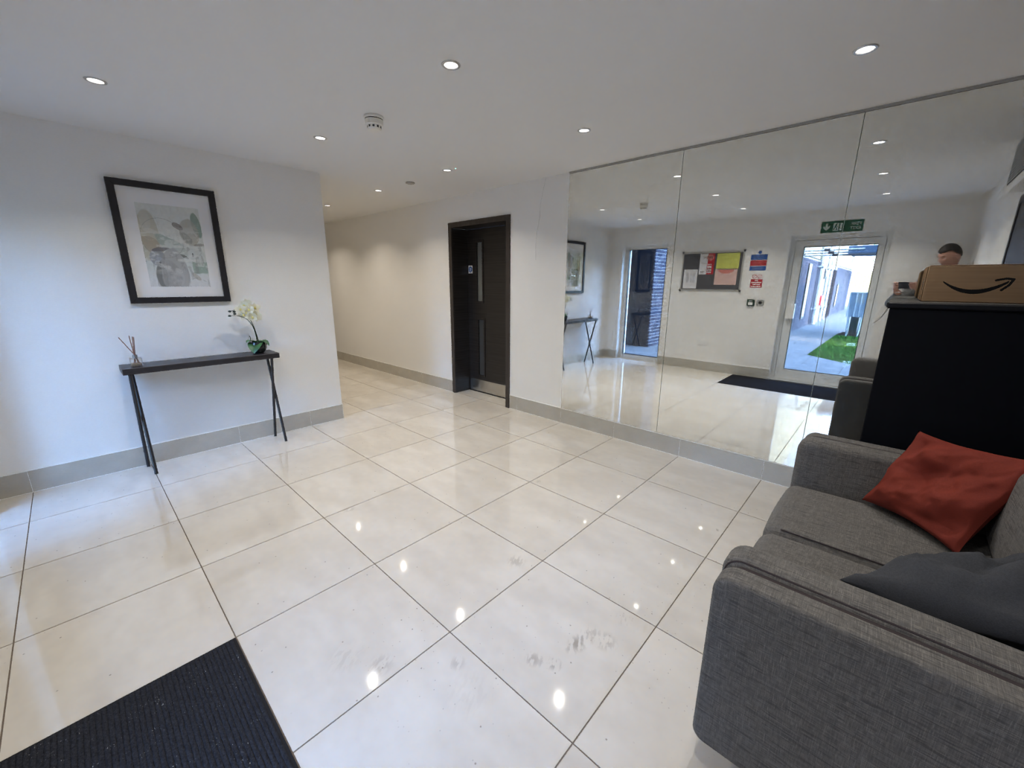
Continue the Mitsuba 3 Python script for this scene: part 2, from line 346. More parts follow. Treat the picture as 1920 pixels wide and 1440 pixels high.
# riser-cupboard door on the right wall (door_3), seen in the mirror
D3 = struct('door_3', None, None, 'dark wooden cupboard door on the right wall, seen in the mirror above the cardboard box', 'door')
part(D3, 'architrave', box(XR - .016, XR - .0002, D3Y0 - .05, D3Y0, 0, D3Z + .05, .002), M_DOORWOOD)
part(D3, 'architrave', box(XR - .016, XR - .0002, D3Y1, D3Y1 + .05, 0, D3Z + .05, .002), M_DOORWOOD)
part(D3, 'architrave', box(XR - .016, XR - .0002, D3Y0 + .001, D3Y1 - .001, D3Z, D3Z + .05, .002), M_DOORWOOD)
part(D3, 'leaf', box(XR - .010, XR - .0002, D3Y0 + .004, D3Y1 - .004, .006, D3Z - .004, .001), M_DOORWOOD)
AC = thing('wall_heater', 'white wall heater with a dark grille, at the right edge of the mirror', 'heater')
part(AC, 'casing', box(3.325, XR - .0006, 2.245, 3.1, 2.0, 2.318, .006), M_WHITE)
part(AC, 'grille', box(3.322, 3.326, 2.255, 3.09, 2.05, 2.31), mat('grille_dark', diffuse((.08, .08, .075))), smooth=False)
for i in range(13):
    part(AC, 'louvre', box(3.318, 3.323, 2.252, 3.093, 2.056 + .0195 * i, 2.064 + .0195 * i, .001), mat('grille_bar', principled((.30, .30, .29), .4)) if i == 0 else 'mat_grille_bar', smooth=False)

# ================================================================== WINDOW and GLASS DOOR in the entrance wall
def onfront(m, x, z, y): return frame3(m, (x, y, z), (-1, 0, 0), (0, 0, 1))   # drawn facing +y
W1 = struct('window_1', None, None, 'tall white framed window down to the floor, seen in the mirror', 'window')
FY0, FY1 = -.345, -.275
wf = sg.box(WX0, 0.0, WX1, 2.03).difference(sg.box(WX0 + .066, .088, WX1 - .066, 1.965))
part(W1, 'frame', wall_xz(wf, FY0, FY1), M_FRAME, smooth=False)
gk = sg.box(WX0 + .064, .086, WX1 - .064, 1.967).difference(sg.box(WX0 + .071, .093, WX1 - .071, 1.96))
part(W1, 'gasket', wall_xz(gk, -.318, FY1 + .0015), M_GASKET, smooth=False)
part(W1, 'pane', box(WX0 + .068, WX1 - .068, -.309, -.3088, .09, 1.963), M_PANE, smooth=False)
rv = cat(box(WX0 - .001, WX0 + .0015, FY1, YF - .0005, SK + .006, 2.03), box(WX1 - .0015, WX1 + .001, FY1, YF - .0005, 0, 2.03), box(WX0, WX1, FY1, YF - .0005, 2.0285, 2.031))
part(W1, 'reveal', rv, M_REVEAL, smooth=False)

D2 = struct('door_2', None, None, 'white framed glass entrance door showing the garden path, seen in the mirror', 'door')
GY0, GY1 = -.30, -.235
df = sg.box(DX0, -.02, DX1, 2.03).difference(sg.box(1.742, .022, 2.688, 1.972))
part(D2, 'frame', wall_xz(df, GY0 - .02, GY1), M_FRAME, smooth=False)
dl = sg.box(1.747, .026, 2.683, 1.967).difference(sg.box(1.846, .178, 2.618, 1.884))
lf2 = part(D2, 'leaf', wall_xz(dl, GY0 + .004, GY1 - .006), M_FRAME, smooth=False)
gk2 = cat(wall_xz(sg.box(1.742, .022, 2.688, 1.972).difference(sg.box(1.747, .026, 2.683, 1.967)), GY0, GY1 - .02),
          wall_xz(sg.box(1.844, .176, 2.62, 1.886).difference(sg.box(1.851, .183, 2.613, 1.879)), -.28, GY1 - .0045))
part(D2, 'gasket', gk2, M_GASKET, smooth=False)
part(lf2, 'pane', box(1.848, 2.616, -.2732, -.273, .18, 1.882), M_PANE, smooth=False)
lk = part(lf2, 'lock_box', box(1.765, 1.862, GY1 - .008, GY1 + .055, .905, 1.115, .006), M_WHITE, label='white electric lock box with handle')
part(D2, 'threshold', box(DX0, DX1, GY0 - .05, YF - .02, .0005, .02, .004), M_ALU, smooth=False)
rv2 = cat(box(DX0 - .001, DX0 + .0015, GY1, YF - .0005, 0, 2.03), box(DX1 - .0015, DX1 + .001, GY1, YF - .0005, 0, 2.03), box(DX0, DX1, GY1, YF - .0005, 2.0285, 2.031))
part(D2, 'reveal', rv2, M_REVEAL, smooth=False)

# ------------------------------------------------------------------ notice board and papers
BX0, BX1, BZ0, BZ1 = .245, 1.142, 1.283, 1.868
NB = thing('notice_board', 'grey felt notice board in an aluminium frame with black corners', 'notice board')
Y0 = YF
part(NB, 'felt_panel', box(BX0 + .012, BX1 - .012, Y0 + .0008, Y0 + .011, BZ0 + .012, BZ1 - .012), mat('felt', diffuse(proc(lambda p, n, uv: mix((.085, .085, .092), (.12, .12, .13), noise(p.x * 240, p.y * 240, p.z * 240))))), smooth=False)
for (a, b, c, d) in ((BX0, BZ0, BX1, BZ0 + .02), (BX0, BZ1 - .02, BX1, BZ1), (BX0, BZ0 + .0205, BX0 + .02, BZ1 - .0205), (BX1 - .02, BZ0 + .0205, BX1, BZ1 - .0205)):
    part(NB, 'frame_rail', box(a, c, Y0 + .0008, Y0 + .018, b, d, .003), M_ALU)
for x in (BX0, BX1):
    for z in (BZ0, BZ1):
        part(NB, 'corner_cap', rbox(x - .014, x + .014, Y0 + .0008, Y0 + .023, z - .014, z + .014, .006), M_BLACK)
FP = Y0 + .0112
def sheet(label, m, x0, x1, z0, z1, cat_='notice', tilt=0.0):
    key = thing('pinned_notice', label, cat_, 'notices pinned to the notice board')
    s = box(x0, x1, FP, FP + .0008, z0, z1)
    part(key, 'sheet', s, m, smooth=False)
    return key
def bars(rows, y):   # rows: (x0, x1, z0, z1)
    return cat(*[box(a, b, y, y + .0003, c, d) for a, b, c, d in rows])
M_PAPER = mat('paper', diffuse((.68, .68, .71)))
M_INKGREY = mat('ink_grey', diffuse((.30, .30, .33)))
M_INKBLACK = mat('ink_black', diffuse((.05, .05, .055)))
M_RED = mat('print_red', principled((.42, .018, .028), .4))
n1 = sheet('white sheet with three grey columns of print, bottom corner of the notice board', M_PAPER, .285, .50, 1.312, 1.608)
rows = []
for (a, b) in ((.325, .370), (.392, .418), (.43, .465)):
    z = 1.55
    while z > 1.40:
        rows.append((a, b - rng.random() * .006, z, z + .0045)); z -= .0085
rows += [(.35, .43, 1.37, 1.374), (.36, .42, 1.358, 1.362)]
part(n1, 'print', bars(rows, FP + .0008), M_INKGREY, smooth=False)
n2 = sheet('tall white and red flyer at the top middle of the notice board', M_PAPER, .515, .735, 1.53, 1.842)
part(n2, 'red_panel', cat(box(.635, .735, FP + .0008, FP + .0011, 1.69, 1.842), box(.628, .735, FP + .0008, FP + .0011, 1.53, 1.69)), M_RED, smooth=False)
rb = onfront(ext(sa.scale(disc(.048, 32), 1.05, 1), .0005), .672, 1.785, FP + .001)
part(n2, 'pink_badge', rb, mat('print_pink', diffuse((.55, .22, .20))), smooth=False)
part(n2, 'bars', bars([(.635, .70, 1.672, 1.686), (.635, .70, 1.628, 1.658), (.632, .70, 1.60, 1.613), (.632, .70, 1.577, 1.59), (.632, .70, 1.552, 1.566)], FP + .0011), M_PAPER, smooth=False)
part(n2, 'dark_lines', bars([(.632, .70, 1.6145, 1.622), (.632, .70, 1.5915, 1.597), (.632, .70, 1.5675, 1.573)], FP + .0011), M_INKBLACK, smooth=False)
part(n2, 'lettering', cat(onfront(txt('ITY', .026, .0004, True), .628, 1.765, FP + .0008), onfront(txt('DAY', .026, .0004, True), .705, 1.773, FP + .0016)), M_INKBLACK, smooth=False)
for r_ in ((.53, .60, 1.562, 1.576), (.535, .595, 1.548, 1.552), (.55, .61, 1.70, 1.703), (.55, .61, 1.69, 1.693), (.55, .61, 1.66, 1.663)):
    part(n2, 'print_line', bars([r_], FP + .0008), M_INKGREY, smooth=False)
n3 = sheet('yellow notice at the top corner of the notice board', mat('paper_yellow', diffuse((.60, .62, .16))), .765, 1.085, 1.612, 1.838)
part(n3, 'print', bars([(.80, 1.05, 1.80 - .02 * k, 1.804 - .02 * k) for k in range(8)], FP + .0008), mat('ink_olive', diffuse((.42, .43, .14))), smooth=False)
part(n3, 'border', bars([(.783, 1.067, 1.825, 1.828), (.783, 1.067, 1.624, 1.627), (.783, .786, 1.627, 1.825), (1.064, 1.067, 1.627, 1.825)], FP + .0008), 'mat_ink_olive', smooth=False)
n4 = sheet('pink notice below the yellow notice', mat('paper_pink', diffuse((.66, .46, .42))), .76, 1.075, 1.372, 1.602)
arc = sa.translate(sa.scale(disc(.06, 40), 1.9, 1.0), 0, 0).intersection(sg.box(-.2, -.2, .2, .0))
part(n4, 'banner', onfront(ext(arc, .0003), .917, 1.598, FP + .0008), mat('print_salmon', diffuse((.55, .20, .17))), smooth=False)
part(n4, 'print', bars([(.79, 1.045, 1.52 - .017 * k, 1.5235 - .017 * k) for k in range(8)], FP + .0008), mat('ink_rose', diffuse((.50, .32, .29))), smooth=False)

# ------------------------------------------------------------------ signs and switches by the glass door
s1 = thing('safety_sign', 'blue, red and blue banded sign with a small blue disc on top', 'sign')
part(s1, 'panel', box(1.229, 1.443, Y0 + .0004, Y0 + .003, 1.575, 1.805, .0006), M_SIGNWHITE, smooth=False)
M_SIGNRED = mat('sign_red', principled((.36, .02, .03), .35))
for (a, b, m) in ((1.728, 1.802, M_SIGNBLUE), (1.645, 1.722, M_SIGNRED), (1.578, 1.639, M_SIGNBLUE)):
    pnl = part(s1, 'band', box(1.231, 1.441, Y0 + .003, Y0 + .0036, a, b), m, smooth=False)
    hh = (b - a)
    part(pnl, 'print', bars([(1.262, 1.40, a + hh * f, a + hh * f + .006) for f in (.22, .5, .76)], Y0 + .0036), mat('sign_soft_print', diffuse((.22, .27, .42))) if m == M_SIGNBLUE and 'mat_sign_soft_print' not in scene else ('mat_sign_soft_print' if m == M_SIGNBLUE else mat('sign_soft_red', diffuse((.50, .16, .15)))), smooth=False)
part(s1, 'disc', onfront(ext(disc(.022, 32), .003), 1.34, 1.832, Y0 + .0004), M_SIGNBLUE, smooth=False)
s2 = thing('prohibition_sign', 'small red sign with two prohibition circles, under the blue and red banded sign', 'sign')
part(s2, 'panel', box(1.268, 1.424, Y0 + .0004, Y0 + .0026, 1.335, 1.532, .0005), M_SIGNWHITE, smooth=False)
part(s2, 'red_field', box(1.270, 1.422, Y0 + .0026, Y0 + .0032, 1.337, 1.455), M_SIGNRED, smooth=False)
ring = disc(.031, 32).difference(disc(.024, 32)).union(sa.rotate(sg.box(-.027, -.003, .027, .003), -45))
for cx in (1.312, 1.381):
    part(s2, 'prohibition_ring', onfront(ext(ring, .0006), cx, 1.494, Y0 + .0026), M_SIGNRED, smooth=False)
part(s2, 'print', bars([(1.325, 1.37, 1.432, 1.444), (1.28, 1.412, 1.402, 1.416), (1.295, 1.397, 1.375, 1.388), (1.28, 1.412, 1.347, 1.360)], Y0 + .0032), M_SIGNWHITE, smooth=False)
g1 = thing('exit_button', 'dark green door release unit with a white button', 'switch')
part(g1, 'plate', box(1.263, 1.364, Y0 + .0005, Y0 + .028, 1.068, 1.165, .008), mat('dark_green', principled((.012, .035, .022), .4)))
part(g1, 'button', box(1.282, 1.345, Y0 + .0275, Y0 + .033, 1.083, 1.125, .003), M_WHITE)
part(g1, 'lettering', onfront(ctext('DOOR', .012, .0006), 1.3135, 1.144, Y0 + .0281), M_SIGNWHITE, smooth=False)
g2 = thing('door_switch', 'small square grey switch plate with a round black button, beside the dark green release unit', 'switch')
part(g2, 'plate', box(1.391, 1.481, Y0 + .0005, Y0 + .012, 1.078, 1.162, .003), M_STEEL)
part(g2, 'button', onfront(lathe([(0, 0), (.021, 0), (.021, .006), (.017, .009), (0, .009)], n=32), 1.437, 1.12, Y0 + .0119), M_BLACK)
sk = thing('double_socket', 'white double power socket low on the wall under the notice board', 'socket')
part(sk, 'plate', box(.627, .773, Y0 + .0005, Y0 + .011, .422, .508, .004), M_WHITE)
for cx in (.667, .733):
    part(sk, 'pin_hole', cat(box(cx - .003, cx + .003, Y0 + .0108, Y0 + .0113, .468, .476), box(cx - .014, cx - .008, Y0 + .0108, Y0 + .0113, .449, .453), box(cx + .008, cx + .014, Y0 + .0108, Y0 + .0113, .449, .453)), M_BLACK, smooth=False)
    part(sk, 'rocker', box(cx - .006, cx + .006, Y0 + .0108, Y0 + .0145, .485, .499, .001), M_WHITE)

# fire exit sign over the glass door
fe = thing('fire_exit_sign', 'green FIRE EXIT sign with running man and arrow above the glass door', 'sign')
EX0, EX1, EZ0, EZ1 = 2.010, 2.438, 2.043, 2.181
part(fe, 'panel', box(EX0, EX1, Y0 + .0005, Y0 + .006, EZ0, EZ1, .001), mat('sign_green', principled((.008, .075, .035), .35)), smooth=False)
M_EXITWHITE = mat('exit_white', principled((.50, .56, .53), .4))
ey = Y0 + .006
part(fe, 'lettering', cat(onfront(txt('FIRE', .033, .0006, True), 2.418, 2.120, ey), onfront(txt('EXIT', .033, .0006, True), 2.418, 2.068, ey)), M_EXITWHITE, smooth=False)
arrow = sg.Polygon([(-.011, .052), (.011, .052), (.011, .005), (.034, .026), (.034, -.004), (0, -.038), (-.034, -.004), (-.034, .026), (-.011, .005)])
part(fe, 'arrow', onfront(ext(arrow, .0006), 2.067, 2.106, ey), M_EXITWHITE, smooth=False)
field = sg.box(-.028, -.047, .028, .047)
def limb(pts, w): return sg.LineString(pts).buffer(w, 4)
man = shapely.union_all([sa.translate(disc(.0075, 16), -.003, .034), limb([(.0, .024), (.004, .0)], .0065), limb([(.0, .02), (-.014, .012), (-.018, .0)], .003), limb([(.002, .02), (.014, .008), (.022, .012)], .003),
                         limb([(.004, .0), (-.008, -.014), (-.012, -.036)], .0042), limb([(.004, .0), (.014, -.014), (.02, -.034)], .0042)])
part(fe, 'man_field', onfront(ext(sa.scale(field, 1, 1).difference(man), .0006), 2.165, 2.108, ey), M_EXITWHITE, smooth=False)
dr_ = sg.box(-.012, -.047, .012, .047).difference(sg.box(-.02, -.02, .02, -.013))
part(fe, 'doorway', onfront(ext(dr_, .0006), 2.216, 2.108, ey), M_EXITWHITE, smooth=False)

# ================================================================== FRAMED PRINT
PX = XL + .0008
PY0, PY1, PZ0, PZ1 = .681, 1.288, 1.217, 2.048
pf_ = thing('framed_print', 'large black framed abstract print with a wide white mount, above the console table', 'picture')
fw = .042
def mitre(poly): return frame3(ext(poly, .028), (PX, 0, 0), (0, 1, 0), (0, 0, 1))
o = [(PY0, PZ0), (PY1, PZ0), (PY1, PZ1), (PY0, PZ1)]
ii = [(PY0 + fw, PZ0 + fw), (PY1 - fw, PZ0 + fw), (PY1 - fw, PZ1 - fw), (PY0 + fw, PZ1 - fw)]
for k in range(4):
    part(pf_, 'frame_rail', mitre(sg.Polygon([o[k], o[(k + 1) % 4], ii[(k + 1) % 4], ii[k]]).buffer(-.0004, join_style=2)), M_PICFRAME, smooth=False)
part(pf_, 'mount', box(PX + .002, PX + .012, PY0 + fw - .006, PY1 - fw + .006, PZ0 + fw - .006, PZ1 - fw + .006), M_MOUNT, smooth=False)
AY0, AY1, AZ0, AZ1 = PY0 + .128, PY1 - .118, PZ0 + .118, PZ1 - .14
def art_fn(p, n, uv):
    s, t = (p.y - AY0) / (AY1 - AY0), (p.z - AZ0) / (AZ1 - AZ0)
    w1 = fbm(s * 5, t * 5, 0, 3) - .5
    w2 = fbm(s * 5 + 9, t * 5 + 3, 0, 3) - .5
    x, y = s + .05 * w1, t + .05 * w2
    grain = fbm(s * 26, t * 26, 2, 3)
    def ell(cx, cy, rx, ry, rot=0.0, soft=.06):
        c, q = math.cos(rot), math.sin(rot)
        u, v = (x - cx) * c + (y - cy) * q, -(x - cx) * q + (y - cy) * c
        return smoothstep(1 + soft, 1 - soft, dr.sqrt(dr.square(u / rx) + dr.square(v / ry)))
    def ringl(cx, cy, rx, ry, wd=.012):
        d = dr.abs(dr.sqrt(dr.square((s - cx) / rx) + dr.square((t - cy) / ry)) - 1)
        return smoothstep(wd * 2, wd * .5, d)
    c = mix((.55, .60, .60), (.66, .68, .66), smoothstep(0, .7, t))
    c = mix(c, mi.Color3f(.66, .67, .68), smoothstep(.3, .0, t))
    c = mix(c, mi.Color3f(.47, .44, .35), ell(.10, .62, .17, .30, -.12) * (.65 + .35 * grain))
    c = mix(c, mi.Color3f(.36, .30, .22), ell(.16, .50, .17, .085, -.4) * .65)
    c = mix(c, mi.Color3f(.54, .53, .48), ell(.10, .80, .08, .12) * .7)
    c = mix(c, mi.Color3f(.33, .39, .35), ell(.45, .52, .27, .085, -.42) * (.6 + .4 * grain))
    c = mix(c, mi.Color3f(.28, .36, .31), ell(.93, .79, .085, .15, .25))
    c = mix(c, mi.Color3f(.42, .40, .34), ell(.78, .69, .17, .16, .3) * (.55 + .4 * grain))
    c = mix(c, mi.Color3f(.20, .18, .17), ell(.60, .76, .09, .035, -.3) * .8)
    c = mix(c, mi.Color3f(.33, .34, .31), ell(.70, .63, .05, .11, .9) * .6)
    c = mix(c, mi.Color3f(.22, .20, .18), ell(.93, .55, .12, .018, .1) * .7)
    c = mix(c, mi.Color3f(.50, .53, .52), ell(.72, .42, .28, .12, -.1) * .6)
    c = mix(c, mi.Color3f(.16, .17, .16), ell(.63, .385, .075, .018, -.35))
    c = mix(c, mi.Color3f(.14, .15, .15), ell(.78, .41, .016, .024))
    c = mix(c, mi.Color3f(.26, .29, .35), ell(.20, .36, .12, .11) * (.65 + .35 * grain))
    c = mix(c, mi.Color3f(.15, .14, .15), ell(.27, .465, .14, .028, .12) * .85)
    c = mix(c, mi.Color3f(.12, .13, .13), ell(.33, .13, .20, .20, .2) * .9)
    c = mix(c, mi.Color3f(.36, .36, .36), ell(.44 , .19, .215 * (1.12 - .55 * t), .30) * (.75 + .25 * grain))
    c = mix(c, mi.Color3f(.50, .50, .50), ell(.46, .12, .12, .11) * .5 * grain)
    c = mix(c, mi.Color3f(.30, .38, .33), smoothstep(.74, .76, x) * smoothstep(.165, .19, y) * smoothstep(.335, .31, y))
    c = mix(c, mi.Color3f(.45, .43, .39), ell(.79, .13, .085, .035, -.6) * .9)
    c = mix(c, mi.Color3f(.24, .24, .21), ringl(.33, .60, .34, .24) * .45)
    c = mix(c, mi.Color3f(.55, .51, .40), ringl(.14, .74, .16, .17) * .5)
    st = smoothstep(.52, .70, fbm(s * 9 + 2 * w1, t * 30, 4, 3)) * smoothstep(.1, .3, t) * smoothstep(.85, .6, t)
    c = mix(c, mi.Color3f(.72, .72, .70), st * .5)
    dk = smoothstep(.60, .74, fbm(s * 14 + 3, t * 11 + 5 * w2, 6, 3)) * smoothstep(.75, .5, t)
    c = mix(c, mi.Color3f(.22, .22, .21), dk * .45)
    return c * (.90 + .16 * grain) * .93
part(pf_, 'print', box(PX + .0115, PX + .0128, AY0, AY1, AZ0, AZ1), mat('abstract_print', diffuse(proc(art_fn))), smooth=False)
part(pf_, 'glazing', box(PX + .0195, PX + .0197, PY0 + fw - .002, PY1 - fw + .002, PZ0 + fw - .002, PZ1 - fw + .002), M_PICGLASS, smooth=False)

# ================================================================== CONSOLE TABLE
TY0, TY1, TX0, TX1, TZ = .545, 1.522, -1.095, -.855, .792
ct = thing('console_table', 'narrow black console table on crossed legs under the framed print', 'table')
part(ct, 'table_top', box(TX0, TX1, TY0, TY1, TZ - .042, TZ, .0025), M_TABLE)
for yy in (.592, 1.476):
    for s, (xa, xb) in ((-1, (-.874, -1.070)), (1, (-1.076, -.866))):
        y = yy + .011 * s
        part(ct, 'leg', tube([(xa, y - .0 * s, TZ - .043), (xb, y, .0006)], .0105, 12), M_BLACKMETAL)

# ------------------------------------------------------------------ reed diffuser
fx, fy, fz = -.965, .632, TZ + .0004
rd = thing('reed_diffuser', 'glass reed diffuser with brown reeds on the console table', 'reed diffuser')
M_GLASS = mat('clear_glass', {'type': 'dielectric', 'int_ior': 1.5})
outer = rbox(fx - .033, fx + .033, fy - .033, fy + .033, fz, fz + .058, .005)
inner = rbox(fx - .029, fx + .029, fy - .029, fy + .029, fz + .0035, fz + .0545, .003); inner.invert()
part(rd, 'bottle', cat(outer, inner), mat('bottle_glass', {'type': 'dielectric', 'int_ior': 1.5}))
part(rd, 'oil', rbox(fx - .0283, fx + .0283, fy - .0283, fy + .0283, fz + .0042, fz + .019, .003), mat('oil', principled((.30, .19, .12), .15, 0, .5)))
part(rd, 'collar', lathe([(.008, .056), (.013, .056), (.013, .078), (.008, .078), (.008, .056)], (fx, fy, fz), 24), mat('collar_metal', principled((.25, .25, .26), .3, .8)))
M_REED = mat('reed', diffuse((.20, .105, .075)))
for (bx, by, tx, ty, tz) in ((.012, .018, -.004, -.062, .205), (.0, -.004, .002, -.008, .212), (-.014, .012, .07, .01, .208), (.01, -.012, -.05, .012, .2)):
    part(rd, 'reed', tube([(fx + bx, fy + by, fz + .012), (fx + bx * .2, fy + by * .2, fz + .07), (fx + tx, fy + ty, fz + tz)], .0024, 6), M_REED)

# ------------------------------------------------------------------ orchid
ox, oy, oz = -.975, 1.405, TZ + .0004
orc = thing('potted_orchid', 'white orchid in a dark round pot with broad green leaves, on the console table', 'potted plant')
part(orc, 'pot', lathe([(0, 0), (.034, 0), (.052, .018), (.062, .045), (.06, .075), (.052, .094), (.047, .094), (.054, .075), (.054, .06), (0, .06)], (ox, oy, oz), 40), mat('pot_glaze', principled((.008, .012, .012), .18)))
part(orc, 'soil', lathe([(0, .078), (.051, .078), (.051, .055), (0, .055)], (ox, oy, oz), 24), mat('moss', diffuse((.03, .035, .015))))
def leaf_mesh(base, d, L, w, droop, up=.02, n=9):
    d = np.array(d, float); d /= np.linalg.norm(d)
    side = np.cross(d, [0, 0, 1.0]); side /= np.linalg.norm(side)
    V, F = [], []
    for i in range(n):
        t = i / (n - 1)
        c = np.array(base) + d * L * (t - .25 * t * t) + np.array([0, 0, up * math.sin(t * 2.2) - droop * t * t])
        ww = w * math.sin(math.pi * min(1, .12 + .86 * t)) ** .6
        nn = np.array([0, 0, 1.0])
        for k, s in enumerate((-1, -.5, 0, .5, 1)):
            V.append(c + side * ww * s + nn * (.16 * w * (abs(s) ** 1.5)) )
    m = 5
    for i in range(n - 1):
        for k in range(m - 1):
            a = i * m + k
            F += [(a, a + 1, a + m + 1), (a, a + m + 1, a + m)]
    V = np.array(V); F = np.array(F)
    V2 = V - np.array([0, 0, .0025])
    B = []
    N = len(V)
    edge = [k for k in range(m)] + [i * m + m - 1 for i in range(1, n)] + [(n - 1) * m + k for k in range(m - 2, -1, -1)] + [i * m for i in range(n - 2, 0, -1)]
    for a, b in zip(edge, edge[1:] + edge[:1]):
        B += [(a, a + N, b), (b, a + N, b + N)]
    return trimesh.Trimesh(np.vstack([V, V2]), np.vstack([F, F[:, ::-1] + N, B]), process=False)
M_LEAF = mat('orchid_leaf', two(principled(proc(lambda p, n, uv: mix((.016, .060, .022), (.05, .14, .05), noise(p.x * 30, p.y * 30, p.z * 30))), .32)))
for (d, L, w, dp, up) in (((.75, -.55, 0), .125, .056, .085, .016), ((.2, -.95, 0), .115, .036, .012, .03), ((.55, .75, 0), .115, .044, .05, .03), ((-.3, .9, 0), .10, .034, .05, .028)):
    part(orc, 'leaf', leaf_mesh((ox, oy, oz + .083), d, L, w, dp, up), M_LEAF, smooth=50)
M_STEM = mat('orchid_stem', diffuse((.018, .026, .014)))
def bez(P, n=22):
    P = [np.array(q, float) for q in P]
    out = []
    for i in range(n):
        t = i / (n - 1); Q = P
        while len(Q) > 1: Q = [a * (1 - t) + b * t for a, b in zip(Q[:-1], Q[1:])]
        out.append(Q[0])
    return np.array(out)
st1 = bez([(ox + .005, oy - .004, oz + .08), (ox + .01, oy - .002, oz + .22), (ox + .02, oy - .035, oz + .33), (ox + .03, oy - .175, oz + .318)])
st2 = bez([(ox - .006, oy + .01, oz + .08), (ox - .004, oy - .005, oz + .24), (ox + .0, oy - .04, oz + .40), (ox + .01, oy - .165, oz + .352)])
for s in (st1, st2): part(orc, 'stem', tube(s, np.linspace(.0034, .0018, len(s)), 8), M_STEM)
M_PETAL = mat('petal', {'type': 'principledthin', 'base_color': {'type': 'rgb', 'value': [.80, .79, .66]}, 'roughness': .6, 'diff_trans': .5})
M_LIP = mat('petal_lip', diffuse((.62, .55, .18)))
def petal(ang, L, w, c, ex, ey, ez):
    V, F = [], []
    nu, nv = 6, 5
    for i in range(nu):
        t = i / (nu - 1)
        for k in range(nv):
            s = -1 + 2 * k / (nv - 1)
            u, v = L * t, w * s * math.sin(math.pi * min(1, .1 + .86 * t)) ** .7
            zz = .25 * L * t * t - .18 * abs(v)
            q = np.array([u * math.cos(ang) - v * math.sin(ang), u * math.sin(ang) + v * math.cos(ang), zz])
            V.append(c + ex * q[0] + ey * q[1] + ez * q[2])
    for i in range(nu - 1):
        for k in range(nv - 1):
            a = i * nv + k; F += [(a, a + 1, a + nv + 1), (a, a + nv + 1, a + nv)]
    return trimesh.Trimesh(V, F, process=False)
FL = [(.030, -.095, .365), (-.01, -.055, .392), (.035, -.035, .36), (-.015, -.005, .35), (.03, .010, .318), (-.012, .026, .295), (.034, -.018, .298), (.02, -.075, .318), (-.02, -.03, .41), (.012, -.075, .352), (.0, -.012, .322), (.02, -.055, .335), (-.005, .018, .372)]
for i, (a, b, c) in enumerate(FL):
    cen = np.array([ox + a, oy + b, oz + c])
    ez = np.array([.75 + .2 * rng.random(), -.45 + .7 * rng.random() - .25, -.1 + .3 * rng.random()]); ez /= np.linalg.norm(ez)
    ex = np.cross([0, 0, 1.0], ez); ex /= np.linalg.norm(ex); ey2 = np.cross(ez, ex)
    r0 = rng.random() * .5
    ms = [petal(r0 + math.pi / 2 + k * 2 * math.pi / 5, .036 if k in (0, 2, 3) else .041, .013 if k in (0, 2, 3) else .022, cen, ex, ey2, ez) for k in range(5)]
    fl = part(orc, 'blossom', cat(*ms), M_PETAL, smooth=True)
    lipm = trimesh.creation.icosphere(1, .007); lipm.apply_scale([1, 1, 1.4]); lipm.apply_translation(cen + ez * .008)
    part(fl, 'lip', lipm, M_LIP, smooth=True)
M_BUD = mat('bud', diffuse((.05, .06, .055)))
for q in (st1[-1], st1[-3] + (0, 0, .014), st2[-1], st2[-3] + (0, -.004, -.012), st2[-4] + (.004, .0, .012)):
    b = trimesh.creation.icosphere(2, .0085); b.apply_scale([1, 1.35, .95]); b.apply_translation(q)
    part(orc, 'bud', b, M_BUD, smooth=True)
root = bez([(ox + .02, oy - .045, oz + .08), (ox + .03, oy - .08, oz + .10), (ox + .03, oy - .04, oz + .125), (ox + .03, oy - .062, oz + .15)], 10)
part(orc, 'aerial_root', tube(root, .0018, 6), M_STEM)

# ================================================================== CEILING FITTINGS
sdx, sdy = .446, 1.80
sd = thing('smoke_detector', 'white round smoke detector on the ceiling', 'smoke detector')
part(sd, 'base', lathe([(0, H - .0005), (.056, H - .0005), (.058, H - .008), (.054, H - .016), (0, H - .016)], (sdx, sdy, 0), 40), M_WHITE)
part(sd, 'gap_ring', lathe([(0, H - .016), (.0505, H - .016), (.0505, H - .0205), (0, H - .0205)], (sdx, sdy, 0), 40), M_BLACK)
part(sd, 'body', lathe([(0, H - .0205), (.052, H - .0205), (.052, H - .046), (.047, H - .050), (.041, H - .050), (.040, H - .066), (.034, H - .073), (0, H - .073)], (sdx, sdy, 0), 40), M_WHITE)
for k in range(10):
    a = 2 * math.pi * k / 10
    sl = box(.0385, .0408, -.0055, .0055, H - .064, H - .053); sl.apply_transform(trimesh.transformations.rotation_matrix(a, [0, 0, 1])); sl.apply_translation([sdx, sdy, 0])
    part(sd, 'vent_slot', sl, M_BLACK, smooth=False)
bp = whole('ceiling_disc', lathe([(0, H - .0005), (.045, H - .0005), (.043, H - .009), (.036, H - .012), (0, H - .012)], (-.795, 2.87, 0), 36), mat('disc_grey', principled((.33, .31, .29), .5)), 'small grey blank disc on the ceiling near the corridor mouth', 'ceiling disc')
il = thing('indicator_light', 'tiny green indicator light on the ceiling beside a downlight', 'indicator light')
part(il, 'bezel', lathe([(0, H - .0004), (.008, H - .0004), (.007, H - .004), (0, H - .004)], (-.055, 2.835, 0), 20), M_WHITE)
part(il, 'led', lathe([(0, H - .004), (.0045, H - .004), (.003, H - .007), (0, H - .0075)], (-.055, 2.835, 0), 16), mat('led', diffuse((.1, .4, .3))), emitter={'type': 'area', 'radiance': {'type': 'rgb', 'value': [.5, 4.0, 2.4]}, 'sampling_weight': 0.02})

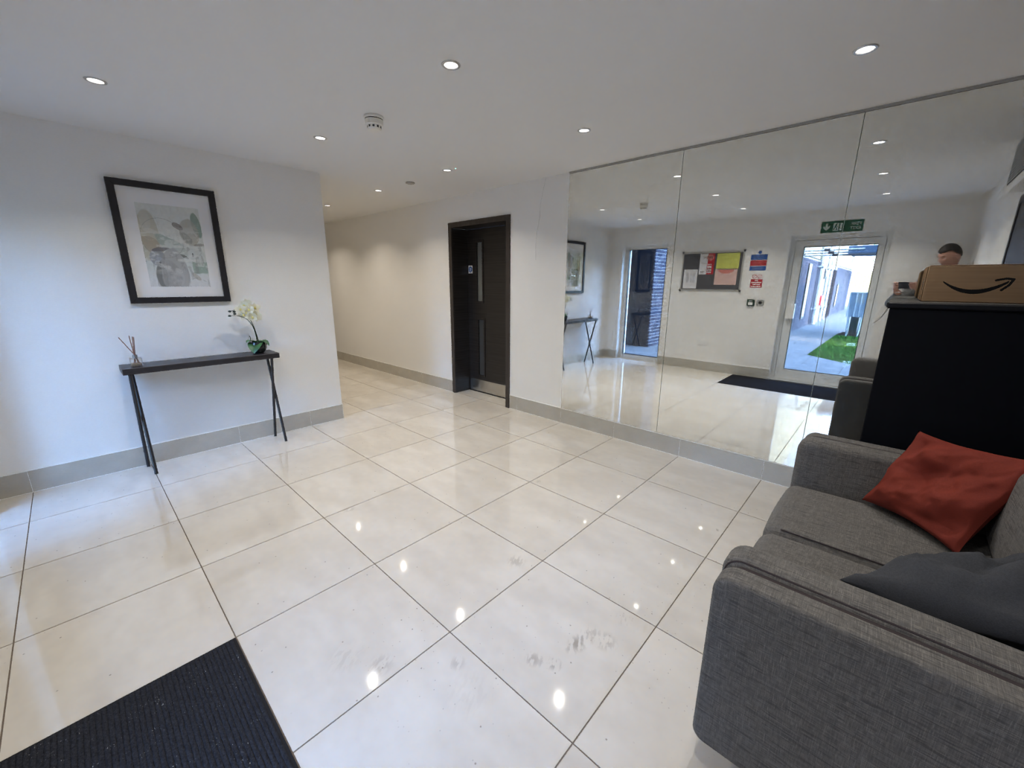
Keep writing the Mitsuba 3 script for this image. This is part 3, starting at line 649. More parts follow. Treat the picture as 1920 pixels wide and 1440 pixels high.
# ================================================================== DOORMAT
dm = thing('doormat', 'black ribbed entrance mat on the tiled floor', 'doormat')
def mat_fn(p, n, uv):
    f = noise(p.x * 330, p.y * 330, 0)
    g = noise(p.x * 1100, p.y * 1100, 3)
    w = smoothstep(.915, .95, noise(p.x * 260 + 9, p.y * 420, 7)) * smoothstep(.6, .75, noise(p.x * 31, p.y * 31, 2))
    return mix(mix((.008, .0085, .0105), (.038, .039, .046), f * .5 + g * .5), mi.Color3f(.30, .30, .29), w)
M_MAT = mat('mat_pile', diffuse(proc(mat_fn)))
M_MATEDGE = mat('mat_edge', principled((.008, .008, .010), .7, 0, .2))
part(dm, 'backing', box(MAT[0] + .002, MAT[1] - .002, MAT[2] + .002, MAT[3] - .002, -.0024, .0035, .001), M_MATEDGE)
P = .0138
ribs = []
y = MAT[2] + .014
prof = [(-.0069, .0016), (-.0056, .0033), (-.003, .0046), (.0, .0050), (.003, .0046), (.0056, .0033), (.0069, .0016)]
xs = np.linspace(MAT[0] + .012, MAT[1] - .012, 210)
while y < MAT[3] - .010:
    V, F = [], []
    for i, x in enumerate(xs):
        for k, (a, b) in enumerate(prof):
            jj = (rng.random(2) - .5)
            V.append((x, y + a + .0022 * jj[0], .003 + b * (.9 + .55 * jj[1])))
    m = len(prof)
    for i in range(len(xs) - 1):
        for k in range(m - 1):
            a = i * m + k; F += [(a, a + m, a + 1), (a + 1, a + m, a + m + 1)]
    ribs.append(trimesh.Trimesh(V, F, process=False)); y += P
part(dm, 'ribbed_pile', cat(*ribs), M_MAT, smooth=True, kind='stuff')

# ================================================================== SOFA
SX0, SX1, SY0, SY1 = 2.672, 3.418, 1.372, 2.802
def fabric_fn(p, n, uv):
    ax, ay, az = dr.abs(n.x), dr.abs(n.y), dr.abs(n.z)
    # threads along the long directions of each face
    u = dr.select(az > .6, p.x, dr.select(ay > .6, p.x, p.y))
    v = dr.select(az > .6, p.y, p.z)
    warp = noise(u * 60, v * 800, 3) * .5 + noise(u * 800, v * 60, 5) * .5
    slub = smoothstep(.70, .92, noise(u * 60, v * 900, 7)) + smoothstep(.72, .92, noise(u * 900, v * 60, 9))
    dark = smoothstep(.66, .9, noise(u * 26, v * 420, 11))
    big = fbm(p.x * 4, p.y * 4, p.z * 4, 2)
    c = mix((.054, .053, .052), (.128, .120, .113), warp) * (.92 + .16 * big)
    c = mix(c, mi.Color3f(.30, .28, .25), dr.clip(slub, 0, 1) * .20)
    return mix(c, mi.Color3f(.03, .029, .03), dark * .5)
M_FABRIC = mat('sofa_fabric', principled(proc(fabric_fn), .85, 0, .25, sheen=.25))
M_PIPING = mat('sofa_piping', diffuse((.045, .038, .040)))
sofa = thing('sofa', 'grey woven two seater sofa with straight padded arms and dark piping', 'sofa')
def rr(x0, x1, z0, z1, r, rt):       # arm outline in (x, z): front (x0) corners rounded
    a = sg.box(x0, z0, x1, z1)
    pts = []
    for cx, cz, rad, a0 in ((x0 + rt, z1 - rt, rt, 90), (x0 + r, z0 + r, r, 180), (x1 - r, z0 + r, r, 270), (x1 - r, z1 - r, r, 0)):
        for k in range(9):
            t = math.radians(a0 + 90 * k / 8); pts.append((cx + rad * math.cos(t), cz + rad * math.sin(t)))
    return sg.Polygon(pts)
def slab(poly, y0, y1, b):
    """The convex outline in (x, z) as a padded slab from y0 to y1 with edges rounded by b."""
    L = []
    for k in range(6):
        t = math.pi / 2 * k / 5
        q = np.array(poly.buffer(-b * (1 - math.sin(t)), 8).exterior.coords)
        for yy in (y0 + b * (1 - math.cos(t)), y1 - b * (1 - math.cos(t))):
            L.append(np.column_stack([q[:, 0], np.full(len(q), yy), q[:, 1]]))
    return hull(np.vstack(L))
def outline(poly, y, r, inset):
    q = np.array(poly.buffer(-inset, 8).exterior.coords)
    keep = q
    return tube(np.column_stack([keep[:, 0], np.full(len(keep), y), keep[:, 1]]), r, 6, cap=False)
AZT = .676
for s in (0, 1):
    fl_ = (lambda y: y) if s == 0 else (lambda y: SY0 + SY1 - y)
    def sl2(poly, a, b_, bev):
        a, b_ = sorted((fl_(a), fl_(b_))); return slab(poly, a, b_, bev)
    po, pi_ = rr(SX0 + .006, SX1 - .06, .125, AZT - .008, .035, .05), rr(SX0, SX1 - .05, .13, AZT, .035, .055)
    arm = part(sofa, 'arm', sl2(pi_, SY0 + .088, SY0 + .190, .028), M_FABRIC)
    part(arm, 'outer_panel', sl2(po, SY0, SY0 + .072, .014), M_FABRIC)
    part(arm, 'core', sl2(rr(SX0 + .016, SX1 - .06, .14, AZT - .019, .03, .05), SY0 + .06, SY0 + .11, .004), M_PIPING)
    for yy, inn, pp in ((SY0 + .004, .0095, po), (SY0 + .068, .006, po), (SY0 + .096, .010, pi_)):
        part(arm, 'piping', outline(pp, fl_(yy), .0028, inn), M_PIPING)
iy0, iy1 = SY0 + .192, SY1 - .192
part(sofa, 'base_frame', rbox(SX0 + .03, SX1 - .03, iy0 - .02, iy1 + .02, .13, .30, .02), M_FABRIC)
ym = (iy0 + iy1) / 2
def seat_cushion(y0, y1):
    m = rbox(SX0 - .006, SX1 - .055, y0, y1, .285, .452, .045, SPH3)
    m = tm(m).subdivide_to_size(.035); v = m.vertices.copy()
    u, w = (v[:, 0] - SX0) / (SX1 - .055 - SX0), (v[:, 1] - y0) / (y1 - y0)
    dome = np.clip(4 * u * (1 - u), 0, 1) ** .5 * np.clip(4 * w * (1 - w), 0, 1) ** .5
    v[:, 2] += np.where(v[:, 2] > .37, .018 * dome, 0)
    v[:, 0] -= np.where(u < .2, .012 * np.clip(4 * w * (1 - w), 0, 1) * np.sin(np.pi * np.clip((v[:, 2] - .285) / .17, 0, 1)), 0)
    m.vertices = v; return m
for a, b in ((iy0 + .002, ym - .003), (ym + .003, iy1 - .002)):
    cu = part(sofa, 'seat_cushion', seat_cushion(a, b), M_FABRIC, smooth=40)
    part(cu, 'piping', tube([(SX0 + .05, a + .018, .4545), (SX1 - .2, a + .018, .456)], .0025, 6), M_PIPING)
def back_cushion(y0, y1):
    m = rbox(-.05, .05, y0, y1, 0, .345, .045, SPH3)
    m = tm(m).subdivide_to_size(.04); v = m.vertices.copy()
    w, h = (v[:, 1] - y0) / (y1 - y0), v[:, 2] / .345
    bulge = np.clip(4 * w * (1 - w), 0, 1) ** .5 * np.clip(4 * h * (1 - h), 0, 1) ** .5
    v[:, 0] -= np.where(v[:, 0] < 0, .022 * bulge, 0)
    v[:, 0] += v[:, 2] * .06
    v += np.array([3.345, 0, .452]); m.vertices = v; return m
for a, b in ((iy0 + .004, ym - .004), (ym + .004, iy1 - .004)):
    part(sofa, 'back_cushion', back_cushion(a, b), M_FABRIC, smooth=40)
part(sofa, 'backrest', rbox(SX1 - .05, SX1, iy0 - .02, iy1 + .02, .14, .74, .024), M_FABRIC)
M_LEG = mat('sofa_leg', principled((.025, .015, .010), .4))
for x in (SX0 + .15, SX1 - .10):
    for y in (SY0 + .13, SY1 - .13):
        part(sofa, 'leg', lathe([(0, .0005), (.016, .0005), (.024, .135), (0, .135)], (x, y, 0), 20), M_LEG)

# ------------------------------------------------------------------ cushions
def cushion(c00, c10, c11, c01, thick, seed, n=44, wr=.012, pinch=.06):
    """A soft square cushion over four corners: both faces bulge, edges pull in, folds run from the corners."""
    C = [np.array(c, float) for c in (c00, c10, c11, c01)]
    nn = np.cross(C[1] - C[0], C[3] - C[0]) + np.cross(C[2] - C[1], C[0] - C[1]) * 0; nn /= np.linalg.norm(nn)
    cen = sum(C) / 4
    g = np.linspace(0, 1, n)
    U, V = np.meshgrid(g, g, indexing='ij')
    e = np.minimum(np.minimum(U, 1 - U), np.minimum(V, 1 - V))
    Pm = (1 - U)[..., None] * (1 - V)[..., None] * C[0] + U[..., None] * (1 - V)[..., None] * C[1] + U[..., None] * V[..., None] * C[2] + (1 - U)[..., None] * V[..., None] * C[3]
    pu = pinch * (4 * U * (1 - U)) * np.exp(-np.minimum(V, 1 - V) * 6) * np.sign(.5 - V)
    pv = pinch * (4 * V * (1 - V)) * np.exp(-np.minimum(U, 1 - U) * 6) * np.sign(.5 - U)
    du, dv = (C[1] - C[0] + C[2] - C[3]) / 2, (C[3] - C[0] + C[2] - C[1]) / 2
    Pm = Pm + pv[..., None] * du + pu[..., None] * dv
    B = thick * (np.sin(np.pi * U) * np.sin(np.pi * V)) ** .42
    vs, fs = [], []
    for s in (1, -1):
        q = np.stack([U * 5.2, V * 5.2, np.full_like(U, s * 3 + seed)], -1)
        wv = meshkit.fbm(q, 3, seed) - .5
        cr = np.sin((U + .7 * V) * 13 + 5 * meshkit.noise(q * .5, seed)) * np.exp(-((U - .25) ** 2 + (V - .3) ** 2) * 5)
        env = np.clip(e * 7, 0, 1)
        cr2 = np.sin((V * 1.0 - .55 * U) * 11 + 4 * meshkit.noise(q * .4 + 7, seed)) * np.exp(-((V - .45) ** 2) * 3)
        D = B + env * (wr * 1.5 * wv + wr * .42 * cr + wr * .35 * cr2)
        vs.append((Pm + s * np.maximum(D, 0)[..., None] * nn).reshape(-1, 3))
        for i in range(n - 1):
            for j in range(n - 1):
                a = i * n + j + (0 if s == 1 else n * n)
                q4 = (a, a + n, a + n + 1, a + 1)
                fs += [(q4[0], q4[1], q4[2]), (q4[0], q4[2], q4[3])] if s == 1 else [(q4[0], q4[2], q4[1]), (q4[0], q4[3], q4[2])]
    m = trimesh.Trimesh(np.vstack(vs), fs, process=False); m.merge_vertices(); return m
def cloth_tex(a, b, f=520):
    return lambda p, n, uv: mix(a, b, .5 * noise(p.x * f, p.y * f, p.z * f) + .5 * fbm(p.x * 12, p.y * 12, p.z * 12, 2))
M_RUST = mat('rust_fabric', principled(proc(cloth_tex((.110, .0155, .010), (.170, .026, .016))), .8, 0, .2, sheen=.4))
rc = thing('cushion', 'rust red cushion leaning in the far corner of the grey sofa', 'cushion')
part(rc, 'cover', cushion((2.935, 2.565, .478), (3.20, 2.30, .480), (3.385, 2.47, .82), (3.06, 2.70, .79), .07, 3, wr=.045), M_RUST, smooth=True)
M_SLATE = mat('slate_fabric', principled(proc(cloth_tex((.022, .024, .029), (.044, .047, .055))), .8, 0, .2, sheen=.3))
gc = thing('cushion', 'dark slate grey cushion slumped against the near arm of the sofa', 'cushion')
part(gc, 'cover', cushion((2.915, 1.635, .622), (3.385, 1.650, .66), (3.40, 2.09, .66), (3.045, 1.95, .49), .085, 8, wr=.055), M_SLATE, smooth=True)

# ================================================================== DARK CABINET and CARDBOARD BOX
cb = thing('cabinet', 'tall dark navy cabinet between the sofa and the mirrors', 'cabinet')
M_NAVY = mat('navy_paint', principled((.0012, .0017, .0045), .6, 0, .15))
CX0, CX1, CY0, CY1, CZ = 2.884, 3.419, 2.868, 3.566, 1.279
part(cb, 'body', box(CX0, CX1, CY0, CY1, .06, CZ, .003), M_NAVY)
part(cb, 'plinth', box(CX0 + .02, CX1, CY0 + .02, CY1, .0006, .0595), M_BLACK, smooth=False)
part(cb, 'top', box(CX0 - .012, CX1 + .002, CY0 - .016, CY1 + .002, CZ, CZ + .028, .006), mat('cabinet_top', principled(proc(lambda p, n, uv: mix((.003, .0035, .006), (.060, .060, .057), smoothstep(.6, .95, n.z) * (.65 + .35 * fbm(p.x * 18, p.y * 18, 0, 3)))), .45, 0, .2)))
part(cb, 'loose_thread', cat(tube(bez([(CX0 - .006, CY0 - .012, CZ + .002), (CX0 - .02, CY0 - .014, CZ - .03), (CX0 - .012, CY0 - .014, CZ - .04), (CX0 - .042, CY0 - .016, CZ - .066)], 12), .0012, 5),
     tube(bez([(CX0 - .004, CY0 - .01, CZ), (CX0 - .01, CY0 - .012, CZ - .03), (CX0 - .03, CY0 - .014, CZ - .045)], 8), .001, 5)), mat('thread', diffuse((.10, .10, .095))))
cbx = thing('cardboard_box', 'brown cardboard parcel box with a black curved arrow, lying on the dark cabinet', 'box')
QX0, QX1, QY0, QY1, QZ0, QZ1 = 2.983, 3.412, 3.05, 3.40, CZ + .0284, CZ + .028 + .158
M_CARD = mat('cardboard', diffuse(proc(lambda p, n, uv: mix((.20, .13, .078), (.25, .167, .102), fbm(p.x * 5, p.y * 5, p.z * 160, 3)))))
part(cbx, 'body', box(QX0, QX1, QY0, QY1, QZ0, QZ1 - .002, .003), M_CARD)
part(cbx, 'top_flap', box(QX0 + .004, QX1 - .002, QY0 + .001, (QY0 + QY1) / 2 - .002, QZ1 - .0015, QZ1 + .0015, .0008), M_CARD)
part(cbx, 'top_flap', box(QX0 + .004, QX1 - .002, (QY0 + QY1) / 2 + .002, QY1 - .001, QZ1 - .0015, QZ1 + .0015, .0008), M_CARD)
part(cbx, 'side_flap', box(QX0 - .0045, QX0 - .0012, QY0 + .004, QY1 - .004, QZ0 + .006, QZ1 - .004, .0008), M_CARD)
part(cbx, 'slot', cat(box(QX0 - .006, QX0 - .0044, QY0 + .03, QY0 + .036, QZ0 + .012, QZ0 + .03), box(QX0 - .006, QX0 - .0044, QY0 + .03, QY0 + .036, QZ0 + .05, QZ0 + .10)), M_BLACK, smooth=False)
def smile(w, h):
    up, lo = [], []
    for k in range(41):
        t = k / 40; x = -w / 2 + w * .93 * t
        yb = -h * (1 - (2 * t - 1) ** 2) * .92
        th = .0165 * math.sin(math.pi * min(1, .06 + .80 * t)) ** .9 + .0018
        up.append((x, yb + th * .5)); lo.append((x, yb - th * .5))
    arc = sg.Polygon(up + lo[::-1])
    tx, ty = w * .5, .010
    head = shapely.union_all([sg.LineString([(tx - .050, ty - .004), (tx - .022, ty + .003), (tx - .003, ty)]).buffer(.0042, 6), sg.LineString([(tx - .003, ty), (tx - .012, ty - .024), (tx - .029, ty - .044)]).buffer(.0042, 6)])
    return arc.union(head)
part(cbx, 'printed_arrow', onback(ext(smile(.205, .046), .0005), 3.142, QZ0 + .088, QY0 + .0001), mat('box_ink', diffuse((.012, .012, .013))), label='black curved arrow print', smooth=False)
part(cbx, 'printed_mark', box(3.30, 3.322, QY0 - .0006, QY0 + .0004, QZ0 + .022, QZ0 + .027), 'mat_box_ink', smooth=False)

# ================================================================== PERSON holding a phone (seen in the mirror)
def W(r, u, d): return CAM + r * CR + u * CU + d * CD
def bones(joints, links):
    M = None
    for a, b in links:
        (pa, ra), (pb, rb_) = joints[a], joints[b]
        h = manifold3d.Manifold.hull_points(np.vstack([SPH * ra + pa, SPH * rb_ + pb]))
        M = h if M is None else M + h
    return M
def smoothmesh(M, step, it=12, lamb=.5, nu=.52):
    m = tm(M.refine_to_length(step)); m.merge_vertices()
    trimesh.smoothing.filter_taubin(m, lamb=lamb, nu=nu, iterations=it); return m
J = {k: (np.array(p, float), r) for k, (p, r) in {
    'pelvis': ((3.245, .125, .96), .115), 'pelL': ((3.205, .055, .95), .10), 'pelR': ((3.285, .195, .95), .10), 'waist': ((3.25, .135, 1.10), .105), 'chestL': ((3.20, .09, 1.32), .115), 'chestR': ((3.285, .215, 1.32), .115),
    'neck0': ((3.245, .175, 1.49), .062), 'neck1': ((3.252, .185, 1.60), .048), 'shL': ((3.150, .050, 1.445), .062), 'shR': ((3.330, .310, 1.445), .062),
    'elL': ((2.855, .10, 1.175), .043), 'elR': ((3.285, .425, 1.15), .043), 'hipL': ((3.20, .05, .90), .088), 'hipR': ((3.29, .20, .90), .088),
    'knL': ((3.17, .06, .50), .058), 'knR': ((3.25, .235, .50), .058), 'anL': ((3.19, .045, .09), .040), 'anR': ((3.27, .23, .09), .040),
    'toL': ((3.08, .115, .035), .034), 'toR': ((3.15, .30, .035), .034), 'heL': ((3.205, .03, .045), .036), 'heR': ((3.285, .215, .045), .036)}.items()}
J['wrR'], J['wrL'] = (W(.195, -.085, -.030), .027), (W(-.075, -.095, -.055), .028)
LINKS = [('pelvis', 'waist'), ('pelL', 'pelR'), ('pelL', 'waist'), ('pelR', 'waist'), ('waist', 'chestL'), ('waist', 'chestR'), ('chestL', 'chestR'), ('chestL', 'shL'), ('chestR', 'shR'), ('shL', 'neck0'), ('shR', 'neck0'), ('chestL', 'neck0'), ('chestR', 'neck0'), ('neck0', 'neck1'),
         ('shL', 'elL'), ('elL', 'wrL'), ('shR', 'elR'), ('elR', 'wrR'), ('pelL', 'hipL'), ('pelR', 'hipR'), ('hipL', 'knL'), ('knL', 'anL'), ('hipR', 'knR'), ('knR', 'anR'), ('anL', 'toL'), ('anL', 'heL'), ('heL', 'toL'), ('anR', 'toR'), ('anR', 'heR'), ('heR', 'toR')]
Bd = bones(J, LINKS)
def hand(sx, r0, back=0.0):
    """Fingers on the phone's front, thumb on its back; sx = +1 for the hand at the phone's right end."""
    g = lambda r, u, d: W(r0 + sx * r * (.45 if sx < 0 and u < -.06 else 1), u, d - back)
    jj, ll = {}, []
    def chain(nm, pts, rad):
        for i, (q, r) in enumerate(zip(pts, rad)):
            jj[f'{nm}{i}'] = (g(*q), r)
            if i: ll.append((f'{nm}{i-1}', f'{nm}{i}'))
    chain('p', [(.050, -.085, -.030), (.030, -.050, -.020), (.024, -.030, -.012)], (.026, .021, .017))
    chain('q', [(.050, -.085, -.030), (.028, -.020, -.016), (.020, .026, -.008)], (.024, .019, .012))
    chain('k', [(.020, .030, -.008), (.021, .010, -.008), (.022, -.010, -.009), (.022, -.028, -.010)], (.0115, .012, .012, .011))
    for i, (u, L) in enumerate(((.030, .048), (.011, .054), (-.008, .050), (-.026, .040))):
        chain(f'f{i}', [(.021, u, -.010), (.014, u, .004), (.010 - L * .32, u * .97, .0085), (.010 - L * .8, u * .93, .0055)], (.0098, .0086, .0078, .0066))
    chain('t', [(.034, -.045, -.022), (.024, -.018, -.030), (.004, .0, -.026), (-.014, .010, -.020)], (.013, .011, .0095, .0078))
    return bones(jj, ll)
body = Bd + hand(1, .140) + hand(-1, -.058, .013)
body_m = smoothmesh(body, .014, 10)

# head: a sculpted ball (x right, y forward, z up), then turned to the phone
HC = np.array([3.238, .222, 1.690])
fw_ = W(.06, 0, 0) + (0, 0, .06) - HC; fw_ /= np.linalg.norm(fw_)
fw_ = np.array([-.70, .62, -.34]); fw_ /= np.linalg.norm(fw_)
rt_ = np.cross(fw_, [0, 0, 1.0]); rt_ /= np.linalg.norm(rt_)
up_ = np.cross(rt_, fw_)
def head_mesh():
    m = trimesh.creation.icosphere(5); v = m.vertices.copy()
    x, y, z = v.T
    X, Y, Z = .076 * x, .097 * y, .118 * z
    low = np.clip(-z, 0, 1)
    X *= 1 - .24 * low ** 1.5; Y = np.where(y > 0, Y * (1 - .10 * low), Y * (1 - .33 * low ** 1.2))
    X *= np.where(z > .35, 1 - .10 * (z - .35), 1)
    Y += np.where(y > 0, .012 * np.exp(-((z + .78) / .2) ** 2) * np.exp(-(x / .35) ** 2), 0)
    front = np.clip(y, 0, 1) ** 1.5
    def G(cx, cz, sx_, sz_): return np.exp(-((X - cx) / sx_) ** 2 - ((Z - cz) / sz_) ** 2) * front
    ridge = np.clip((.012 - Z) / .058, 0, 1) * (Z > -.046)
    Y += .0185 * np.exp(-(X / (.0075 + .004 * ridge)) ** 2) * (ridge ** .8) * front
    Y += .006 * (G(-.011, -.040, .0065, .006) + G(.011, -.040, .0065, .006))
    Y -= .013 * (G(-.032, .006, .015, .011) + G(.032, .006, .015, .011))
    Y += .006 * (G(-.032, .026, .022, .009) + G(.032, .026, .022, .009)) + .005 * G(0, .024, .02, .012)
    Y += .006 * (G(-.042, -.028, .018, .018) + G(.042, -.028, .018, .018))
    Y += .008 * (G(0, -.061, .021, .006) + G(0, -.075, .018, .006)) - .009 * G(0, -.068, .022, .0026)
    m.vertices = np.column_stack([X, Y, Z]); return m
hm = head_mesh()
ears = []
for s in (-1, 1):
    e = trimesh.creation.icosphere(3); e.apply_scale([.011, .019, .033]); w = e.vertices
    w[:, 0] -= s * .006 * np.exp(-((w[:, 1] + .002) / .009) ** 2 - ((w[:, 2]) / .018) ** 2)
    e.vertices = w; e.apply_transform(trimesh.transformations.rotation_matrix(-.25, [1, 0, 0])); e.apply_translation([s * .076, -.008, -.008]); ears.append(e)
def to_head(m):
    M = np.eye(4); M[:3, 0], M[:3, 1], M[:3, 2], M[:3, 3] = rt_, fw_, up_, HC
    m = m.copy(); m.apply_transform(M); return m
def mani(m): return manifold3d.Manifold(manifold3d.Mesh(np.asarray(m.vertices, np.float32), np.asarray(m.faces, np.uint32)))
whole_body = mani(body_m)
for q in [hm] + ears:
    whole_body = whole_body + mani(to_head(q))
neckfill = manifold3d.Manifold.hull_points(np.vstack([SPH * .052 + J['neck0'][0] + (.006, -.004, .03), SPH * .045 + (HC - up_ * .045 - fw_ * .046)]))
whole_body = whole_body + neckfill
M_SKIN = mat('skin', principled(proc(lambda p, n, uv: mix((.33, .165, .115), (.40, .215, .155), fbm(p.x * 40, p.y * 40, p.z * 40, 2))), .5, 0, .4))
pn = thing('person', 'person with short dark hair and a grey jumper, holding up a phone', 'person')
part(pn, 'body', whole_body, M_SKIN, smooth=60)
M_HAIR = mat('hair', two(principled(proc(lambda p, n, uv: mix((.012, .010, .009), (.035, .029, .025), noise(p.x * 300, p.y * 300, p.z * 60))), .6, 0, .3)))
hv = hm.vertices; hd = hv / np.array([.076, .097, .118])
line = .47 - .66 * np.clip(-hd[:, 1] + .35, 0, 1.4) + .10 * np.abs(hd[:, 0]) * (hd[:, 1] > .2)
mask = np.clip((hd[:, 2] - line) / .10, 0, 1)
hair_v = hv + hm.vertex_normals * ((.002 + (.006 + .009 * np.clip(hd[:, 2], 0, 1)) * mask ** .6) * (mask > 0))[:, None]
hair = trimesh.Trimesh(hair_v, hm.faces[(mask[hm.faces] > 0).all(1)], process=False); hair.remove_unreferenced_vertices()
part(pn, 'hair', to_head(hair), M_HAIR, smooth=True)
for s in (-1, 1):
    b = trimesh.creation.icosphere(2); b.apply_scale([.015, .004, .0035]); b.apply_translation([s * .032, .091, .030])
    part(pn, 'eyebrow', to_head(b), M_HAIR, smooth=True)
    e = trimesh.creation.icosphere(2); e.apply_scale([.0115, .0115, .0085]); e.apply_translation([s * .031, .0712, .004])
    ek = part(pn, 'eye', to_head(e), mat('eye_white', principled((.55, .52, .50), .2)) if s < 0 else 'mat_eye_white', smooth=True)
    i_ = trimesh.creation.icosphere(2, .0062); i_.apply_translation([s * .031, .0772, .0015])
    part(ek, 'iris', to_head(i_), M_BLACK, smooth=True)
# clothes
def inflate(keys, dr_, extra=()):
    return {k: (J[k][0], J[k][1] + dr_) for k in keys}
ju = ['pelvis', 'pelL', 'pelR', 'waist', 'chestL', 'chestR', 'shL', 'shR', 'neck0', 'elL', 'elR']
jj = inflate(ju, .014)
jj['neck0'] = (J['neck0'][0] - (0, 0, .028), .072)
for a, el in (('L', 'elL'), ('R', 'elR')):
    w = J['wr' + a]; jj['cuff' + a] = (w[0] + (J[el][0] - w[0]) * .14, .036)
jl = [q for q in LINKS if q[0] in jj and q[1] in jj] + [('elL', 'cuffL'), ('elR', 'cuffR')]
M_JUMPER = mat('jumper', principled(proc(cloth_tex((.085, .085, .085), (.135, .135, .132), 420)), .85, 0, .2, sheen=.3))
part(pn, 'jumper', smoothmesh(bones(jj, jl), .018, 8), M_JUMPER, smooth=True)
jt = inflate(['pelL', 'pelR', 'hipL', 'hipR', 'knL', 'knR', 'anL', 'anR'], .013)
for q in ('pelL', 'pelR'): jt[q] = (J[q][0], J[q][1] + .006)
part(pn, 'trousers', smoothmesh(bones(jt, [('pelL', 'pelR'), ('pelL', 'hipL'), ('pelR', 'hipR'), ('hipL', 'knL'), ('knL', 'anL'), ('hipR', 'knR'), ('knR', 'anR')]), .02, 8), mat('trousers', diffuse((.02, .022, .03))), smooth=True)
for a in 'LR':
    js = {'h': (J['he' + a][0] + (0, 0, .0), .043), 't': (J['to' + a][0] + (-.012, .008, .008), .040), 'a': (J['an' + a][0] - (0, 0, .02), .047)}
    sh = bones(js, [('h', 't'), ('h', 'a'), ('a', 't')])
    sh = sh.trim_by_plane((0, 0, 1), .0008)
    part(pn, 'shoe', sh, mat('shoe', principled((.02, .02, .02), .5)) if a == 'L' else 'mat_shoe', smooth=50)
part(pn, 'bracelet', tube([J['wrL'][0] + .0335 * (math.cos(t) * CR + math.sin(t) * CD) + CU * .012 for t in np.linspace(0, 2 * math.pi, 25)], .0035, 8), M_WHITE, label='white wrist strap')
ph_ = thing('phone', 'black phone held sideways in both hands', 'phone')
def phbox(r0, r1, u0, u1, d0, d1, rad):
    return hull(np.vstack([SPH * rad + W(r, u, d) for r in (r0 + rad, r1 - rad) for u in (u0 + rad, u1 - rad) for d in (d0 + rad, d1 - rad)]))
part(ph_, 'case', phbox(-.030, .130, -.0375, .0375, -.0135, -.0048, .004), mat('phone_case', principled((.007, .007, .010), .45, 0, .3)))
part(ph_, 'camera_module', phbox(-.022, .016, -.012, .028, -.0049, -.0036, .0006), M_BLACK)
part(ph_, 'screen', phbox(-.026, .126, -.0335, .0335, -.0142, -.0134, .0003), mat('phone_screen', principled((.02, .02, .025), .1)))

# ================================================================== OUTSIDE
GZ = -.05
struct('wall_exterior', cat(box(XC - .2, XR + 6.0, YF - .5, YB + 6.0, H + .13, 11.5), box(XR + .25, XR + 6.0, YF - .5, YF - .2, GZ - .1, H + .13), box(XR + .25, XR + .5, YF - .2, YB + .3, GZ - .1, H + .13)),
       mat('render_grey', diffuse((.36, .36, .37))), 'grey outside wall of the storeys above', 'wall')
# paving
def pave_fn(p, n, uv):
    a = fbm(p.x * 5, p.y * 5, 0, 3)
    return mix((.128, .130, .131), (.178, .180, .181), a)
def pavefar_fn(p, n, uv):
    gx = dr.abs(p.x / .6 - dr.floor(p.x / .6) - .5); gy = dr.abs(p.y / .6 - dr.floor(p.y / .6) - .5)
    return mix(pave_fn(p, n, uv), mi.Color3f(.11, .115, .125), smoothstep(.488, .494, dr.maximum(gx, gy)))
M_PAVE = mat('paving', diffuse(proc(pave_fn)))
lawn = sg.Polygon([(1.70, -3.66), (2.52, -2.86), (3.6, -1.8), (9, -1.8), (9, -8.6), (1.74, -8.6)])
bed = sg.Polygon([(1.74, -8.62), (9, -8.62), (9, -10.4), (2.4, -10.4), (1.85, -9.6)])
outer_ = sg.box(-12, -60, 18, YF - .36)
near = sg.box(-1.2, -6.6, 3.0, YF - .36)
struct('ground_paving', ext(outer_.difference(lawn).difference(bed), .1).apply_translation([0, 0, GZ - .112]), mat('paving_far', diffuse(proc(pavefar_fn))), 'pale grey slab paving of the garden path, seen through the glass door', 'paving')
pp_ = near.difference(lawn).difference(bed)
for i in range(-2, 5):
    for j in range(-11, 0):
        g = pp_.intersection(sg.box(i * .6, j * .6, i * .6 + .6, j * .6 + .6)).buffer(-.004, join_style=2)
        for q in getattr(g, 'geoms', [g]):
            if q.area > .004:
                part('ground_paving', 'slab', ext(q, .012).apply_translation([0, 0, GZ - .012 + .0015 * rng.random()]), M_PAVE, smooth=False)
far_slab = outer_.difference(lawn).difference(bed).difference(near)
part('ground_paving', 'far_paving', ext(far_slab, .012).apply_translation([0, 0, GZ - .012]), 'mat_paving_far', smooth=False)
struct('ground_lawn', ext(lawn, .1).apply_translation([0, 0, GZ - .11]), mat('soil_green', diffuse((.02, .045, .012))), 'green lawn beside the garden path, seen through the glass door', 'lawn')
V, F, NB_ = [], [], 0
mnx, mny, mxx, mxy = 1.7, -8.5, 4.6, -1.9
tries = rng.random((16000, 2)) * (mxx - mnx, mxy - mny) + (mnx, mny)
bare = shapely.union_all([sg.box(1.8, -8.6, 2.4, -8.3), sg.Point(4.3, -6.6).buffer(.16)])
ok = shapely.contains_xy(lawn.buffer(-.02).difference(bare), tries[:, 0], tries[:, 1])
for (x, y) in tries[ok]:
    a, h, ln = rng.random() * 2 * math.pi, .03 + .035 * rng.random(), .02 * rng.random()
    c, s = math.cos(a), math.sin(a); w = .006
    k = len(V)
    V += [(x - s * w, y + c * w, GZ - .01), (x + s * w, y - c * w, GZ - .01), (x + c * ln, y + s * ln, GZ - .01 + h)]
    F.append((k, k + 1, k + 2))
gk_ = thing('lawn_grass', 'short green grass of the lawn beside the garden path', 'grass')
scene[gk_] = mikit.ply(trimesh.Trimesh(V, F, process=False), mat('grass', two(diffuse(proc(lambda p, n, uv: mix((.028, .085, .018), (.07, .17, .035), fbm(p.x * 3, p.y * 3, 0, 3)))))), smooth=False)
